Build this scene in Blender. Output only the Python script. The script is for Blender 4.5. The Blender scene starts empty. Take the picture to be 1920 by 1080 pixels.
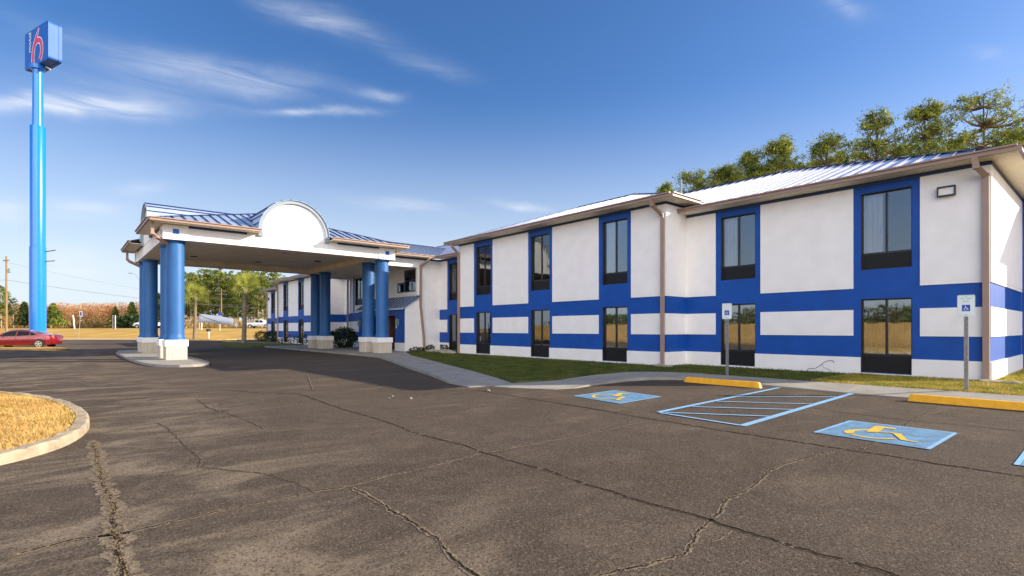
import bpy, bmesh, math, random
import numpy as np
from math import sin, cos, pi, radians, sqrt, atan2
R = random.Random(7)
NR = np.random.default_rng(11)
S = bpy.context.scene
COL = S.collection
# ------------------------------------------------------------------ camera
FPX, YAW, YHOR, CAMH = 987.9, radians(40.587), 616.85, 1.5
cam = bpy.data.cameras.new('camera'); camo = bpy.data.objects.new('camera', cam); COL.objects.link(camo)
camo.location = (0, 0, CAMH); camo.rotation_euler = (radians(90), 0, -YAW)
cam.sensor_width = 36; cam.lens = FPX/1920*36; cam.shift_y = (YHOR-540)/1920
cam.clip_start = .1; cam.clip_end = 6000
S.camera = camo
# ------------------------------------------------------------------ light
SUN_AZ, SUN_EL = radians(129.2), radians(22)          # azimuth clockwise from +Y
SUN_STRENGTH, SKY_STRENGTH, EXPOSURE = 4.7, .10, 1.1
S.view_settings.view_transform = 'Standard'; S.view_settings.look = 'None'
S.view_settings.exposure = EXPOSURE; S.view_settings.gamma = 1
sl = bpy.data.lights.new('sun', 'SUN'); sl.energy = SUN_STRENGTH; sl.angle = radians(.5); sl.color = (1, .87, .68)
so = bpy.data.objects.new('sun', sl); COL.objects.link(so)
so.rotation_euler = (pi/2-SUN_EL, 0, pi-SUN_AZ)
so.location = (30, -30, 40)
W = bpy.data.worlds.new('World'); S.world = W; W.use_nodes = True
nt = W.node_tree; nt.nodes.clear()
def WN(t, **k):
    n = nt.nodes.new(t)
    for a, b in k.items(): setattr(n, a, b)
    return n
def wl(a, b): nt.links.new(a, b)
sky = WN('ShaderNodeTexSky', sky_type='NISHITA', sun_disc=False, sun_elevation=SUN_EL, sun_rotation=SUN_AZ, altitude=0, air_density=1.0, dust_density=1.0, ozone_density=3.0)
tc = WN('ShaderNodeTexCoord'); sep = WN('ShaderNodeSeparateXYZ'); wl(tc.outputs['Generated'], sep.inputs[0])
def wm(op, a, b=None, c=None):
    n = WN('ShaderNodeMath', operation=op)
    for i, v in enumerate((a, b, c)):
        if v is None: continue
        if isinstance(v, (int, float)): n.inputs[i].default_value = v
        else: wl(v, n.inputs[i])
    return n.outputs[0]
# thin cirrus wisps, each placed by its true direction: (azimuth, tan elevation, half length, half width, tilt, density)
WISPS = [(0.1907, 0.4267, 0.1533, 0.026, 0.0178, 0.42), (0.0064, 0.3223, 0.1082, 0.015, 0.1972, 0.75), (0.3511, 0.3842, 0.084, 0.007, 0.1098, 0.55), (0.359, 0.5577, 0.0846, 0.02, -0.1765, 0.36), (0.5494, 0.5011, 0.077, 0.016, -0.2901, 0.16), (0.4683, 0.4289, 0.0376, 0.011, -0.0517, 0.34), (0.7311, 0.2433, 0.0438, 0.008, -0.1094, 0.5), (0.5113, 0.2244, 0.0874, 0.012, -0.0651, 0.3), (0.0257, 0.1827, 0.0428, 0.012, 0.1747, 0.42), (-0.0618, 0.1675, 0.0234, 0.014, 0.0232, 0.5), (0.0199, 0.1033, 0.054, 0.022, 0.0204, 0.45), (0.0904, 0.221, 0.0379, 0.009, 0.0997, 0.22), (1.2787, 0.5126, 0.0337, 0.012, -0.4989, 0.3), (1.4433, 0.3955, 0.0299, 0.01, -0.4322, 0.15), (0.0727, 0.3649, 0.1025, 0.03, 0.1373, 0.18)]
azm = wm('ARCTAN2', sep.outputs['X'], sep.outputs['Y'])
hyp = wm('SQRT', wm('ADD', wm('MULTIPLY', sep.outputs['X'], sep.outputs['X']), wm('MULTIPLY', sep.outputs['Y'], sep.outputs['Y'])))
tel = wm('DIVIDE', sep.outputs['Z'], wm('MAXIMUM', hyp, .01))
cmb = WN('ShaderNodeCombineXYZ'); wl(azm, cmb.inputs[0]); wl(tel, cmb.inputs[1])
nw = WN('ShaderNodeTexNoise'); nw.inputs['Scale'].default_value = 9; nw.inputs['Detail'].default_value = 6; wl(cmb.outputs[0], nw.inputs['Vector'])
nw2 = WN('ShaderNodeTexNoise'); nw2.inputs['Scale'].default_value = 5; nw2.inputs['Detail'].default_value = 5; wl(tc.outputs['Generated'], nw2.inputs['Vector'])
azw = wm('ADD', azm, wm('MULTIPLY', wm('SUBTRACT', nw.outputs[0], .5), .09)); telw = wm('ADD', tel, wm('MULTIPLY', wm('SUBTRACT', nw2.outputs[0], .5), .075))
tot = None
for (a0, t0, L_, W_, th_, st_) in WISPS:
    da = wm('SUBTRACT', azw, a0); dt = wm('SUBTRACT', telw, t0)
    du = wm('ADD', wm('MULTIPLY', da, cos(th_)/L_), wm('MULTIPLY', dt, sin(th_)/L_)); dv = wm('ADD', wm('MULTIPLY', da, -sin(th_)/W_), wm('MULTIPLY', dt, cos(th_)/W_))
    d2_ = wm('ADD', wm('MULTIPLY', du, du), wm('MULTIPLY', dv, dv)); e_ = wm('MULTIPLY', wm('EXPONENT', wm('MULTIPLY', d2_, -1)), st_)
    tot = e_ if tot is None else wm('ADD', tot, e_)
mp = WN('ShaderNodeMapping'); mp.inputs['Rotation'].default_value = (0, 0, radians(12)); mp.inputs['Scale'].default_value = (3.2, 17, 1); wl(cmb.outputs[0], mp.inputs[0])
n1 = WN('ShaderNodeTexNoise'); n1.inputs['Scale'].default_value = 1.6; n1.inputs['Detail'].default_value = 9; n1.inputs['Roughness'].default_value = .62; n1.inputs['Distortion'].default_value = .9; wl(mp.outputs[0], n1.inputs['Vector'])
r1 = WN('ShaderNodeMapRange'); wl(n1.outputs[0], r1.inputs[0]); r1.inputs[1].default_value = .30; r1.inputs[2].default_value = .68; r1.inputs[3].default_value = .15
cl = wm('MINIMUM', wm('MULTIPLY', tot, wm('MULTIPLY', r1.outputs[0], 1.3)), .9)
hs = WN('ShaderNodeHueSaturation'); hs.inputs['Saturation'].default_value = 1.2; hs.inputs['Value'].default_value = .86
wl(sky.outputs[0], hs.inputs['Color'])
mx = WN('ShaderNodeMixRGB'); wl(cl, mx.inputs[0]); tint = WN('ShaderNodeMixRGB', blend_type='MULTIPLY'); tint.inputs[0].default_value = 1; wl(hs.outputs[0], tint.inputs[1]); tint.inputs[2].default_value = (.80, .84, 1.0, 1)
hz = WN('ShaderNodeMapRange', interpolation_type='SMOOTHSTEP'); wl(sep.outputs['Z'], hz.inputs[0]); hz.inputs[1].default_value = .42; hz.inputs[2].default_value = -.04; hz.inputs[3].default_value = 0; hz.inputs[4].default_value = .85
hm = WN('ShaderNodeMixRGB'); wl(hz.outputs[0], hm.inputs[0]); wl(tint.outputs[0], hm.inputs[1]); hm.inputs[2].default_value = (4.1, 4.5, 4.9, 1)
wl(hm.outputs[0], mx.inputs[1]); mx.inputs[2].default_value = (4.4, 4.6, 5.0, 1)
bg = WN('ShaderNodeBackground'); bg.inputs[1].default_value = SKY_STRENGTH; # added bright sky patch, unseen behind the viewer, filling the shaded facade with light
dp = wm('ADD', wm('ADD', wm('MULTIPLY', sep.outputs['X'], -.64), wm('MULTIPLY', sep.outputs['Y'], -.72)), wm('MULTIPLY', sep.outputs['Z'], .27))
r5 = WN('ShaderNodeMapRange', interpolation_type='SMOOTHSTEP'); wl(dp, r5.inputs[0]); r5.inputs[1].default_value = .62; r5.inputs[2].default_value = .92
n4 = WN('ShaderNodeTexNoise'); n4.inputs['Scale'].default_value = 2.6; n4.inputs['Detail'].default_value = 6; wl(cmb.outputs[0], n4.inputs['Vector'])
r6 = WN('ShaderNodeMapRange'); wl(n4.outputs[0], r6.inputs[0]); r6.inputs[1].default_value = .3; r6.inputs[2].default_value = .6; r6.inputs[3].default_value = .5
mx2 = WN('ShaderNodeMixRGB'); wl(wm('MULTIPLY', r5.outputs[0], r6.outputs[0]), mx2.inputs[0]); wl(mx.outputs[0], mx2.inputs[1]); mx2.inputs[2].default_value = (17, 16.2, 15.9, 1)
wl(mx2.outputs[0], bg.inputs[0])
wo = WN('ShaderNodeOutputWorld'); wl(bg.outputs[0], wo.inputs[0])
S.cycles.max_bounces = 8; S.cycles.transparent_max_bounces = 12
S.cycles.caustics_reflective = False; S.cycles.caustics_refractive = False

# ------------------------------------------------------------------ materials
def mat(name, col, rough=.6, spec=.5, metal=0, n=None, bump=0, bscale=80, var=0, vscale=3, var2=None, stretch=None, coat=0, detail=5):
    """procedural material: base colour with soft variation and fine bump"""
    m = bpy.data.materials.new(name); m.use_nodes = True; t = m.node_tree; b = t.nodes['Principled BSDF']
    b.inputs['Roughness'].default_value = rough; b.inputs['Metallic'].default_value = metal
    b.inputs['Specular IOR Level'].default_value = spec; b.inputs['Coat Weight'].default_value = coat
    b.inputs['Base Color'].default_value = (*col, 1)
    co = t.nodes.new('ShaderNodeTexCoord'); vec = co.outputs['Object']
    if stretch:
        mp = t.nodes.new('ShaderNodeMapping'); mp.inputs['Scale'].default_value = stretch; t.links.new(vec, mp.inputs[0]); vec = mp.outputs[0]
    if var:
        nz = t.nodes.new('ShaderNodeTexNoise'); nz.inputs['Scale'].default_value = vscale; nz.inputs['Detail'].default_value = detail; t.links.new(vec, nz.inputs['Vector'])
        cr = t.nodes.new('ShaderNodeValToRGB'); e = cr.color_ramp.elements
        e[0].position = .3; e[1].position = .7
        c2 = var2 or tuple(min(1, c*(1+var)) for c in col)
        e[0].color = (*[c*(1-var) for c in col], 1) if not var2 else (*col, 1); e[1].color = (*c2, 1)
        t.links.new(nz.outputs[0], cr.inputs[0]); t.links.new(cr.outputs[0], b.inputs['Base Color'])
    if bump:
        nb = t.nodes.new('ShaderNodeTexNoise'); nb.inputs['Scale'].default_value = bscale; nb.inputs['Detail'].default_value = 4; t.links.new(co.outputs['Object'], nb.inputs['Vector'])
        bp = t.nodes.new('ShaderNodeBump'); bp.inputs['Strength'].default_value = bump; bp.inputs['Distance'].default_value = .01
        t.links.new(nb.outputs[0], bp.inputs['Height']); t.links.new(bp.outputs[0], b.inputs['Normal'])
    return m
M = {}
M['white'] = mat('white_stucco', (.82, .805, .795), .75, .3, bump=.55, bscale=55, var=.035, vscale=2)
M['blue'] = mat('blue_stucco', (.004, .068, .34), .55, .35, bump=.5, bscale=55, var=.1, vscale=2)
M['navy'] = mat('navy_trim', (.012, .04, .13), .45, .5, var=.1)
M['column'] = mat('blue_column', (.016, .105, .31), .5, .4, bump=.25, bscale=40, var=.1, vscale=4, stretch=(1, 1, .4))
M['roof'] = mat('blue_metal_roof', (.36, .44, .58), .32, .6, metal=.1, var=.12, vscale=1.2, coat=.3)
M['rib'] = mat('roof_seam', (.010, .04, .15), .35, .7, metal=.2, var=.1)
M['gutter'] = mat('brown_gutter', (.31, .215, .17), .4, .5, var=.08, vscale=3)
M['soffit'] = mat('cream_soffit', (.82, .71, .53), .6, .3, var=.06, vscale=4)
M['ceiling'] = mat('canopy_ceiling', (.90, .79, .60), .8, .2, var=.08, vscale=1.5, bump=.3, bscale=50)
M['frame'] = mat('bronze_frame', (.014, .013, .016), .35, .5, var=.2)
M['grille'] = mat('black_vent', (.008, .008, .010), .5, .4, var=.3, vscale=8)
M['room'] = mat('dark_room', (.05, .045, .04), .9, .1, var=.2)
M['curtain'] = mat('curtain_cloth', (.88, .86, .82), .9, .1, var=.12, vscale=9, stretch=(1, 1, .15))
M['curtainwarm'] = mat('gold_tinted_curtain_cloth', (.42, .30, .13), .9, .1, var=.2, vscale=9, stretch=(1, 1, .15))  # golden window reflection is put into the colour of the ground-floor curtains
M['concrete'] = mat('pale_concrete', (.27, .255, .225), .85, .3, var=.16, vscale=1.6, bump=.4, bscale=60, detail=8)
M['kerb'] = mat('kerb_concrete', (.33, .275, .20), .9, .2, var=.25, vscale=5, bump=.9, bscale=25, detail=8)
M['yellow'] = mat('yellow_paint', (.88, .43, .015), .5, .4, var=.12, vscale=7, bump=.3, bscale=50)
M['steel'] = mat('galvanised_steel', (.30, .30, .30), .42, .5, metal=.7, var=.25, vscale=20)
M['signwhite'] = mat('sign_white', (.72, .78, .78), .35, .5, var=.05)
M['signblue'] = mat('sign_blue', (.01, .06, .42), .4, .5, var=.05)
M['signgreen'] = mat('sign_faded_green', (.35, .62, .52), .5, .4, var=.15, vscale=30)
M['rock'] = mat('pale_rock', (.34, .30, .24), .9, .2, var=.35, vscale=5, bump=1, bscale=12)
M['bark'] = mat('pine_bark', (.17, .11, .075), .9, .2, var=.4, vscale=6, stretch=(1, 1, .3))
M['greybark'] = mat('grey_bark', (.30, .23, .18), .9, .2, var=.35, vscale=6, stretch=(1, 1, .3))
M['palmbark'] = mat('palm_trunk', (.19, .15, .11), .95, .1, var=.4, vscale=9, bump=1, bscale=14)
M['wood'] = mat('weathered_wood', (.26, .20, .14), .85, .2, var=.35, vscale=3, stretch=(4, 4, .25))
M['polewood'] = mat('pole_wood', (.24, .16, .09), .85, .2, var=.25, vscale=3, stretch=(3, 3, .3))
M['darkmetal'] = mat('dark_metal', (.03, .03, .035), .4, .5, var=.2)
M['greymetal'] = mat('grey_metal', (.20, .26, .27), .4, .5, metal=.4, var=.1)
M['poleblue'] = mat('pole_blue_paint', (.006, .19, .68), .22, .6, var=.05, coat=.3)
M['boxblue'] = mat('sign_box_edge', (.02, .11, .40), .5, .3, var=.06)
M['faceblue'] = mat('sign_face_blue', (.010, .085, .42), .3, .5, var=.05)
M['signred'] = mat('sign_red', (.62, .02, .09), .3, .5, var=.05)
M['lampglass'] = mat('lamp_lens', (.75, .74, .70), .25, .6, var=.05)
M['redpaint'] = mat('red_car_paint', (.20, .004, .012), .22, .6, metal=.25, coat=1, var=.04)
M['whitepaint'] = mat('white_car_paint', (.78, .77, .74), .25, .5, coat=1, var=.02)
M['carglass'] = mat('tinted_car_glass', (.004, .005, .007), .12, .25, var=.1)
M['tyre'] = mat('tyre_rubber', (.02, .02, .02), .8, .3, var=.2)
M['rim'] = mat('alloy_rim', (.62, .60, .57), .3, .6, metal=.6, var=.05)
M['chrome'] = mat('chrome_trim', (.7, .7, .7), .15, .8, metal=.9, var=.03)
M['taillight'] = mat('tail_light_red', (.7, .12, .10), .15, .8, coat=1, var=.05)
M['banner'] = mat('white_banner_cloth', (.85, .85, .86), .7, .2, var=.04)
M['rope'] = mat('yellow_rope', (.55, .42, .10), .8, .2, var=.1)
M['black'] = mat('black_cable', (.02, .02, .022), .6, .4, var=.1)
M['wire'] = mat('power_wire', (.16, .17, .19), .6, .3, var=.1)
M['crackdark'] = mat('crack_gap', (.020, .013, .008), .95, .1, var=.5, vscale=30)
M['cracksand'] = mat('crack_worn_edge', (.18, .142, .102), .95, .1, var=.4, vscale=25, bump=1, bscale=60, detail=8)
def foliage(name, c1, c2, vs=.9, transl=.25):
    m = bpy.data.materials.new(name); m.use_nodes = True; t = m.node_tree; b = t.nodes['Principled BSDF']
    b.inputs['Roughness'].default_value = .6; b.inputs['Specular IOR Level'].default_value = .25
    co = t.nodes.new('ShaderNodeTexCoord'); nz = t.nodes.new('ShaderNodeTexNoise'); nz.inputs['Scale'].default_value = vs; nz.inputs['Detail'].default_value = 4
    t.links.new(co.outputs['Object'], nz.inputs['Vector'])
    cr = t.nodes.new('ShaderNodeValToRGB'); cr.color_ramp.elements[0].position = .36; cr.color_ramp.elements[1].position = .64
    cr.color_ramp.elements[0].color = (*c1, 1); cr.color_ramp.elements[1].color = (*c2, 1)
    t.links.new(nz.outputs[0], cr.inputs[0]); t.links.new(cr.outputs[0], b.inputs['Base Color'])
    tr = t.nodes.new('ShaderNodeBsdfTranslucent'); t.links.new(cr.outputs[0], tr.inputs[0])
    mi = t.nodes.new('ShaderNodeMixShader'); mi.inputs[0].default_value = transl
    t.links.new(b.outputs[0], mi.inputs[1]); t.links.new(tr.outputs[0], mi.inputs[2]); t.links.new(mi.outputs[0], t.nodes['Material Output'].inputs[0])
    return m
M['needles'] = foliage('pine_needles', (.035, .075, .015), (.36, .40, .065), 1.1)  # crown shadows and sunlit tips are put into the random dark and bright tones
M['needlesfar'] = foliage('far_pine_needles', (.075, .12, .02), (.22, .25, .04), .35)
M['needlesdark'] = foliage('dark_pine_needles', (.02, .045, .015), (.06, .09, .02), .5)
M['rust'] = foliage('rusty_winter_leaves', (.34, .13, .04), (.56, .26, .08), .10)
M['rust2'] = foliage('pale_bare_twigs', (.40, .24, .11), (.56, .35, .16), .10)
M['scrub'] = foliage('dry_scrub', (.24, .15, .05), (.40, .28, .09), .3)
M['shrub'] = foliage('dark_shrub_leaves', (.010, .028, .010), (.03, .06, .015), 3)
M['redshrub'] = foliage('dark_red_leaves', (.04, .03, .015), (.09, .04, .02), 3)
M['palm'] = foliage('palm_fronds', (.10, .14, .025), (.42, .42, .07), .8)
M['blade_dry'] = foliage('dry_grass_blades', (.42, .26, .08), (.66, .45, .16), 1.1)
M['blade_green'] = foliage('shade_green_grass_blades', (.035, .07, .012), (.13, .13, .025), 1.6)  # darker copy of the lawn blades; the shade is put into their colour
M['blade_mix'] = foliage('sun_toned_grass_blades', (.20, .22, .02), (.50, .36, .08), 1.6)  # brighter copy of the lawn blades; the sun is put into their colour
M['lawn_dry'] = mat('dry_lawn_soil', (.34, .20, .06), .95, .1, var=.3, vscale=2.5, detail=9, var2=(.50, .33, .12), bump=1, bscale=40)
M['lawn_green'] = mat('green_lawn_soil', (.035, .06, .012), .95, .1, var=.3, vscale=2.5, detail=9, var2=(.13, .12, .03), bump=1, bscale=40)
M['field'] = mat('dry_field', (.36, .22, .055), .95, .1, var=.3, vscale=.25, detail=9, var2=(.52, .34, .10))
M['verge'] = mat('sandy_verge', (.48, .38, .26), .95, .1, var=.3, vscale=1, detail=8, var2=(.58, .44, .28))
M['road'] = mat('far_road', (.10, .10, .10), .9, .2, var=.2, vscale=.5)
M['grit'] = mat('brown_grit', (.035, .025, .016), .95, .1, var=.5, vscale=25, var2=(.20, .155, .105))
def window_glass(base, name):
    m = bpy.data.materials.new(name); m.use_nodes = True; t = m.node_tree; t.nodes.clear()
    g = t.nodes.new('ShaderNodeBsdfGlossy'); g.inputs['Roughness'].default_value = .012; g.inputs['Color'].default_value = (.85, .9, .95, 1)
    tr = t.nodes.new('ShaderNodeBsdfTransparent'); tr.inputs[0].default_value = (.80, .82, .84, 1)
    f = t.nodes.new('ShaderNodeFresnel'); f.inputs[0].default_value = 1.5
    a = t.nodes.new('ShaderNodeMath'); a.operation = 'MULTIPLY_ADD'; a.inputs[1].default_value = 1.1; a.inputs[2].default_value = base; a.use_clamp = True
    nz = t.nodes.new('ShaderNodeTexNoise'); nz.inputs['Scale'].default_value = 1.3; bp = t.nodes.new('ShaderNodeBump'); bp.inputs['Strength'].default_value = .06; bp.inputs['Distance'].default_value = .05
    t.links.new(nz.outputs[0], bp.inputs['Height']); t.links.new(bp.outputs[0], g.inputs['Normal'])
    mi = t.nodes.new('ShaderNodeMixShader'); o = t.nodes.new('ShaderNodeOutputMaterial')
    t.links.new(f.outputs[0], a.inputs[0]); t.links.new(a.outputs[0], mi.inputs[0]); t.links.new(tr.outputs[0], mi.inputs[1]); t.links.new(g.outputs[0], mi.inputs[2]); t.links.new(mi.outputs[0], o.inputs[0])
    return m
M['glass'] = window_glass(.09, 'window_glass'); M['glasslow'] = window_glass(.17, 'boosted_reflection_glass')  # same glass downstairs, its reflection strengthened by hand to brighten the lower windows
def asphalt():
    m = bpy.data.materials.new('worn_asphalt'); m.use_nodes = True; t = m.node_tree; b = t.nodes['Principled BSDF']
    b.inputs['Roughness'].default_value = .85; b.inputs['Specular IOR Level'].default_value = .3
    co = t.nodes.new('ShaderNodeTexCoord'); V = co.outputs['Object']
    def noise(sc, det, rough=.5, vec=None, dist=0):
        n = t.nodes.new('ShaderNodeTexNoise'); n.inputs['Scale'].default_value = sc; n.inputs['Detail'].default_value = det; n.inputs['Roughness'].default_value = rough; n.inputs['Distortion'].default_value = dist
        t.links.new(vec or V, n.inputs['Vector']); return n.outputs[0]
    def ramp(x, p0, p1, c0=(0, 0, 0, 1), c1=(1, 1, 1, 1)):
        r = t.nodes.new('ShaderNodeValToRGB'); r.color_ramp.elements[0].position = p0; r.color_ramp.elements[1].position = p1
        r.color_ramp.elements[0].color = c0; r.color_ramp.elements[1].color = c1; t.links.new(x, r.inputs[0]); return r.outputs[0]
    def mix(f, a, c):
        n = t.nodes.new('ShaderNodeMixRGB'); 
        for i, v in enumerate((f, a, c)):
            if isinstance(v, (float, int)): n.inputs[i].default_value = v
            elif isinstance(v, tuple): n.inputs[i].default_value = v
            else: t.links.new(v, n.inputs[i])
        return n.outputs[0]
    b.inputs['Roughness'].default_value = .95; b.inputs['Specular IOR Level'].default_value = .12
    base = ramp(noise(.32, 9, .66, None, .4), .36, .64, (.032, .025, .022, 1), (.125, .097, .076, 1))
    base = mix(.5, base, ramp(noise(2.6, 8, .72), .34, .66, (.030, .024, .021, 1), (.135, .105, .082, 1)))
    mp = t.nodes.new('ShaderNodeMapping'); mp.inputs['Rotation'].default_value = (0, 0, .6); mp.inputs['Scale'].default_value = (.6, 1.1, 1); t.links.new(V, mp.inputs[0])
    sand = ramp(noise(.9, 9, .68, mp.outputs[0], .5), .52, .70)
    grain = ramp(noise(42, 3, .75), .36, .66)
    grain2 = ramp(noise(110, 2, .7), .38, .64)
    n = t.nodes.new('ShaderNodeMath'); n.operation = 'MULTIPLY'; t.links.new(sand, n.inputs[0]); t.links.new(ramp(noise(14, 6, .75), .32, .64), n.inputs[1])
    c = mix(n.outputs[0], base, (.28, .215, .15, 1))
    # more sandy wear on the left side of the lot
    sx = t.nodes.new('ShaderNodeSeparateXYZ'); t.links.new(V, sx.inputs[0])
    mr = t.nodes.new('ShaderNodeMapRange'); t.links.new(sx.outputs[0], mr.inputs[0]); mr.inputs[1].default_value = 3.6; mr.inputs[2].default_value = .8; mr.inputs[3].default_value = 0; mr.inputs[4].default_value = .85
    n3 = t.nodes.new('ShaderNodeMath'); n3.operation = 'MULTIPLY'; t.links.new(mr.outputs[0], n3.inputs[0]); t.links.new(ramp(noise(1.0, 9, .66, mp.outputs[0], .8), .47, .62), n3.inputs[1])
    c = mix(n3.outputs[0], c, (.40, .32, .23, 1))
    # exposed aggregate: pale and dark stones
    vo = t.nodes.new('ShaderNodeTexVoronoi'); vo.inputs['Scale'].default_value = 62; t.links.new(V, vo.inputs['Vector'])
    vs_ = t.nodes.new('ShaderNodeSeparateColor'); t.links.new(vo.outputs['Color'], vs_.inputs[0])
    c = mix(ramp(vs_.outputs[0], .80, .90), c, mix(.5, c, (.30, .235, .165, 1)))
    c = mix(ramp(vs_.outputs[1], .72, .86), c, mix(.6, c, (.010, .008, .006, 1)))
    c = mix(.40, c, mix(grain, (.008, .006, .005, 1), (.135, .102, .074, 1)))
    c = mix(.18, c, mix(grain2, (.004, .003, .003, 1), (.22, .17, .125, 1)))
    t.links.new(c, b.inputs['Base Color'])
    bp = t.nodes.new('ShaderNodeBump'); bp.inputs['Strength'].default_value = .7; bp.inputs['Distance'].default_value = .006
    ad = t.nodes.new('ShaderNodeMath'); ad.operation = 'ADD'; t.links.new(grain, ad.inputs[0]); t.links.new(noise(90, 3, .7), ad.inputs[1])
    t.links.new(ad.outputs[0], bp.inputs['Height']); t.links.new(bp.outputs[0], b.inputs['Normal'])
    return m
M['asphalt'] = asphalt()
M['doorway'] = mat('brown_doorway', (.10, .05, .03), .7, .3, var=.2)
def paint(name, col, wear=.35, seed=0):
    m = bpy.data.materials.new(name); m.use_nodes = True; t = m.node_tree; b = t.nodes['Principled BSDF']
    b.inputs['Roughness'].default_value = .7; b.inputs['Specular IOR Level'].default_value = .3
    co = t.nodes.new('ShaderNodeTexCoord'); n = t.nodes.new('ShaderNodeTexNoise'); n.inputs['Scale'].default_value = 5; n.inputs['Detail'].default_value = 9; n.inputs['Roughness'].default_value = .7
    mp = t.nodes.new('ShaderNodeMapping'); mp.inputs['Location'].default_value = (seed, 0, 0); t.links.new(co.outputs['Object'], mp.inputs[0]); t.links.new(mp.outputs[0], n.inputs[0])
    r = t.nodes.new('ShaderNodeValToRGB'); r.color_ramp.elements[0].position = wear-.04; r.color_ramp.elements[1].position = wear+.16
    r.color_ramp.elements[0].color = tuple(c*.55+.03 for c in col)+(1,); r.color_ramp.elements[1].color = (*col, 1)
    g = t.nodes.new('ShaderNodeTexNoise'); g.inputs['Scale'].default_value = 60; g.inputs['Detail'].default_value = 3; t.links.new(co.outputs['Object'], g.inputs[0])
    bp = t.nodes.new('ShaderNodeBump'); bp.inputs['Strength'].default_value = .6; bp.inputs['Distance'].default_value = .01; t.links.new(g.outputs[0], bp.inputs['Height']); t.links.new(bp.outputs[0], b.inputs['Normal'])
    t.links.new(n.outputs[0], r.inputs[0]); t.links.new(r.outputs[0], b.inputs['Base Color'])
    return m
M['bluepaint'] = paint('light_blue_line_paint', (.20, .40, .62), .33)
M['bluesq'] = paint('blue_square_paint', (.12, .28, .46), .46, 3)
M['yelpaint'] = paint('yellow_symbol_paint', (.62, .42, .05), .36, 5)

# ------------------------------------------------------------------ mesh helpers
class MB:
    def __init__(s): s.v = []; s.f = []; s.m = []; s.mi = 0
    def add(s, vs, fs):
        o = len(s.v); s.v += [tuple(p) for p in vs]
        for f in fs: s.f.append([i+o for i in f]); s.m.append(s.mi)
    def box(s, x0, y0, z0, x1, y1, z1):
        s.add([(x0,y0,z0),(x1,y0,z0),(x1,y1,z0),(x0,y1,z0),(x0,y0,z1),(x1,y0,z1),(x1,y1,z1),(x0,y1,z1)],
              [(0,3,2,1),(4,5,6,7),(0,1,5,4),(1,2,6,5),(2,3,7,6),(3,0,4,7)])
    def bar(s, p, q, w, h, up=(0,0,1)):
        """box beam from p to q, width w (sideways), height h (along up), centred"""
        p = np.array(p, float); q = np.array(q, float); d = q-p; d /= (np.linalg.norm(d) or 1)
        a = np.cross(d, up); n = np.linalg.norm(a)
        if n < 1e-6: a = np.cross(d, (1, 0, 0)); n = np.linalg.norm(a)
        a = a/n; b = np.cross(a, d)
        vs = []
        for e in (p, q):
            for i, j in ((-1,-1),(1,-1),(1,1),(-1,1)): vs.append(e+a*i*w/2+b*j*h/2)
        s.add(vs, [(3,2,1,0),(4,5,6,7),(0,1,5,4),(1,2,6,5),(2,3,7,6),(3,0,4,7)])
    def prism(s, pts, z0, z1):
        """vertical prism over a ground polygon (ccw); z may be number or list"""
        n = len(pts); za = z0 if isinstance(z0, list) else [z0]*n; zb = z1 if isinstance(z1, list) else [z1]*n
        s.add([(p[0], p[1], z) for p, z in zip(pts, za)]+[(p[0], p[1], z) for p, z in zip(pts, zb)],
              [list(range(n))[::-1], list(range(n, 2*n))]+[(i, (i+1) % n, n+(i+1) % n, n+i) for i in range(n)])
    def tube(s, pts, rads, seg=8, cap=True):
        pts = [np.array(p, float) for p in pts]; rings = []
        if isinstance(rads, (int, float)): rads = [rads]*len(pts)
        ref = np.array((.37, .21, .9)); vs = []
        for i, p in enumerate(pts):
            d = pts[min(i+1, len(pts)-1)]-pts[max(i-1, 0)]; d = d/(np.linalg.norm(d) or 1)
            if abs(d[2]) > .98: ref = np.array((1, 0, 0))
            a = np.cross(d, ref); a /= (np.linalg.norm(a) or 1); b = np.cross(d, a)
            for k in range(seg):
                t = 2*pi*k/seg; vs.append(p+(a*cos(t)+b*sin(t))*rads[i])
        fs = []
        for i in range(len(pts)-1):
            for k in range(seg):
                k2 = (k+1) % seg; fs.append((i*seg+k, i*seg+k2, (i+1)*seg+k2, (i+1)*seg+k))
        if cap: fs.append(list(range(seg))); fs.append([(len(pts)-1)*seg+k for k in range(seg)][::-1])
        s.add(vs, fs)
    def lathe(s, cx, cy, prof, seg=24):
        vs = []; fs = []
        for r, z in prof:
            for k in range(seg): t = 2*pi*k/seg; vs.append((cx+r*cos(t), cy+r*sin(t), z))
        for i in range(len(prof)-1):
            for k in range(seg): k2 = (k+1) % seg; fs.append((i*seg+k, i*seg+k2, (i+1)*seg+k2, (i+1)*seg+k))
        fs.append(list(range(seg))[::-1]); fs.append([(len(prof)-1)*seg+k for k in range(seg)])
        s.add(vs, fs)
    def build(s, name, m, parent=None, smooth=False, bevel=0):
        off = WOFF.get(parent.name, (0, 0, 0)) if parent else (0, 0, 0)
        me = bpy.data.meshes.new(name)
        me.from_pydata([(a-off[0], b-off[1], c-off[2]) for a, b, c in s.v], [], s.f)
        ms = m if isinstance(m, (list, tuple)) else [m]
        for q in ms: me.materials.append(M[q] if isinstance(q, str) else q)
        if len(ms) > 1: me.polygons.foreach_set('material_index', s.m)
        if smooth:
            me.polygons.foreach_set('use_smooth', [True]*len(me.polygons))
        me.update()
        o = bpy.data.objects.new(name, me); COL.objects.link(o)
        if parent: o.parent = parent; WOFF[o.name] = off
        else: WOFF[o.name] = (0, 0, 0)
        if smooth == 'auto':
            try: me.set_sharp_from_angle(angle=radians(35))
            except Exception: pass
        if bevel:
            b = o.modifiers.new('bevel', 'BEVEL'); b.width = bevel; b.segments = 2; b.limit_method = 'ANGLE'
        return o
WOFF = {}
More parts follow.
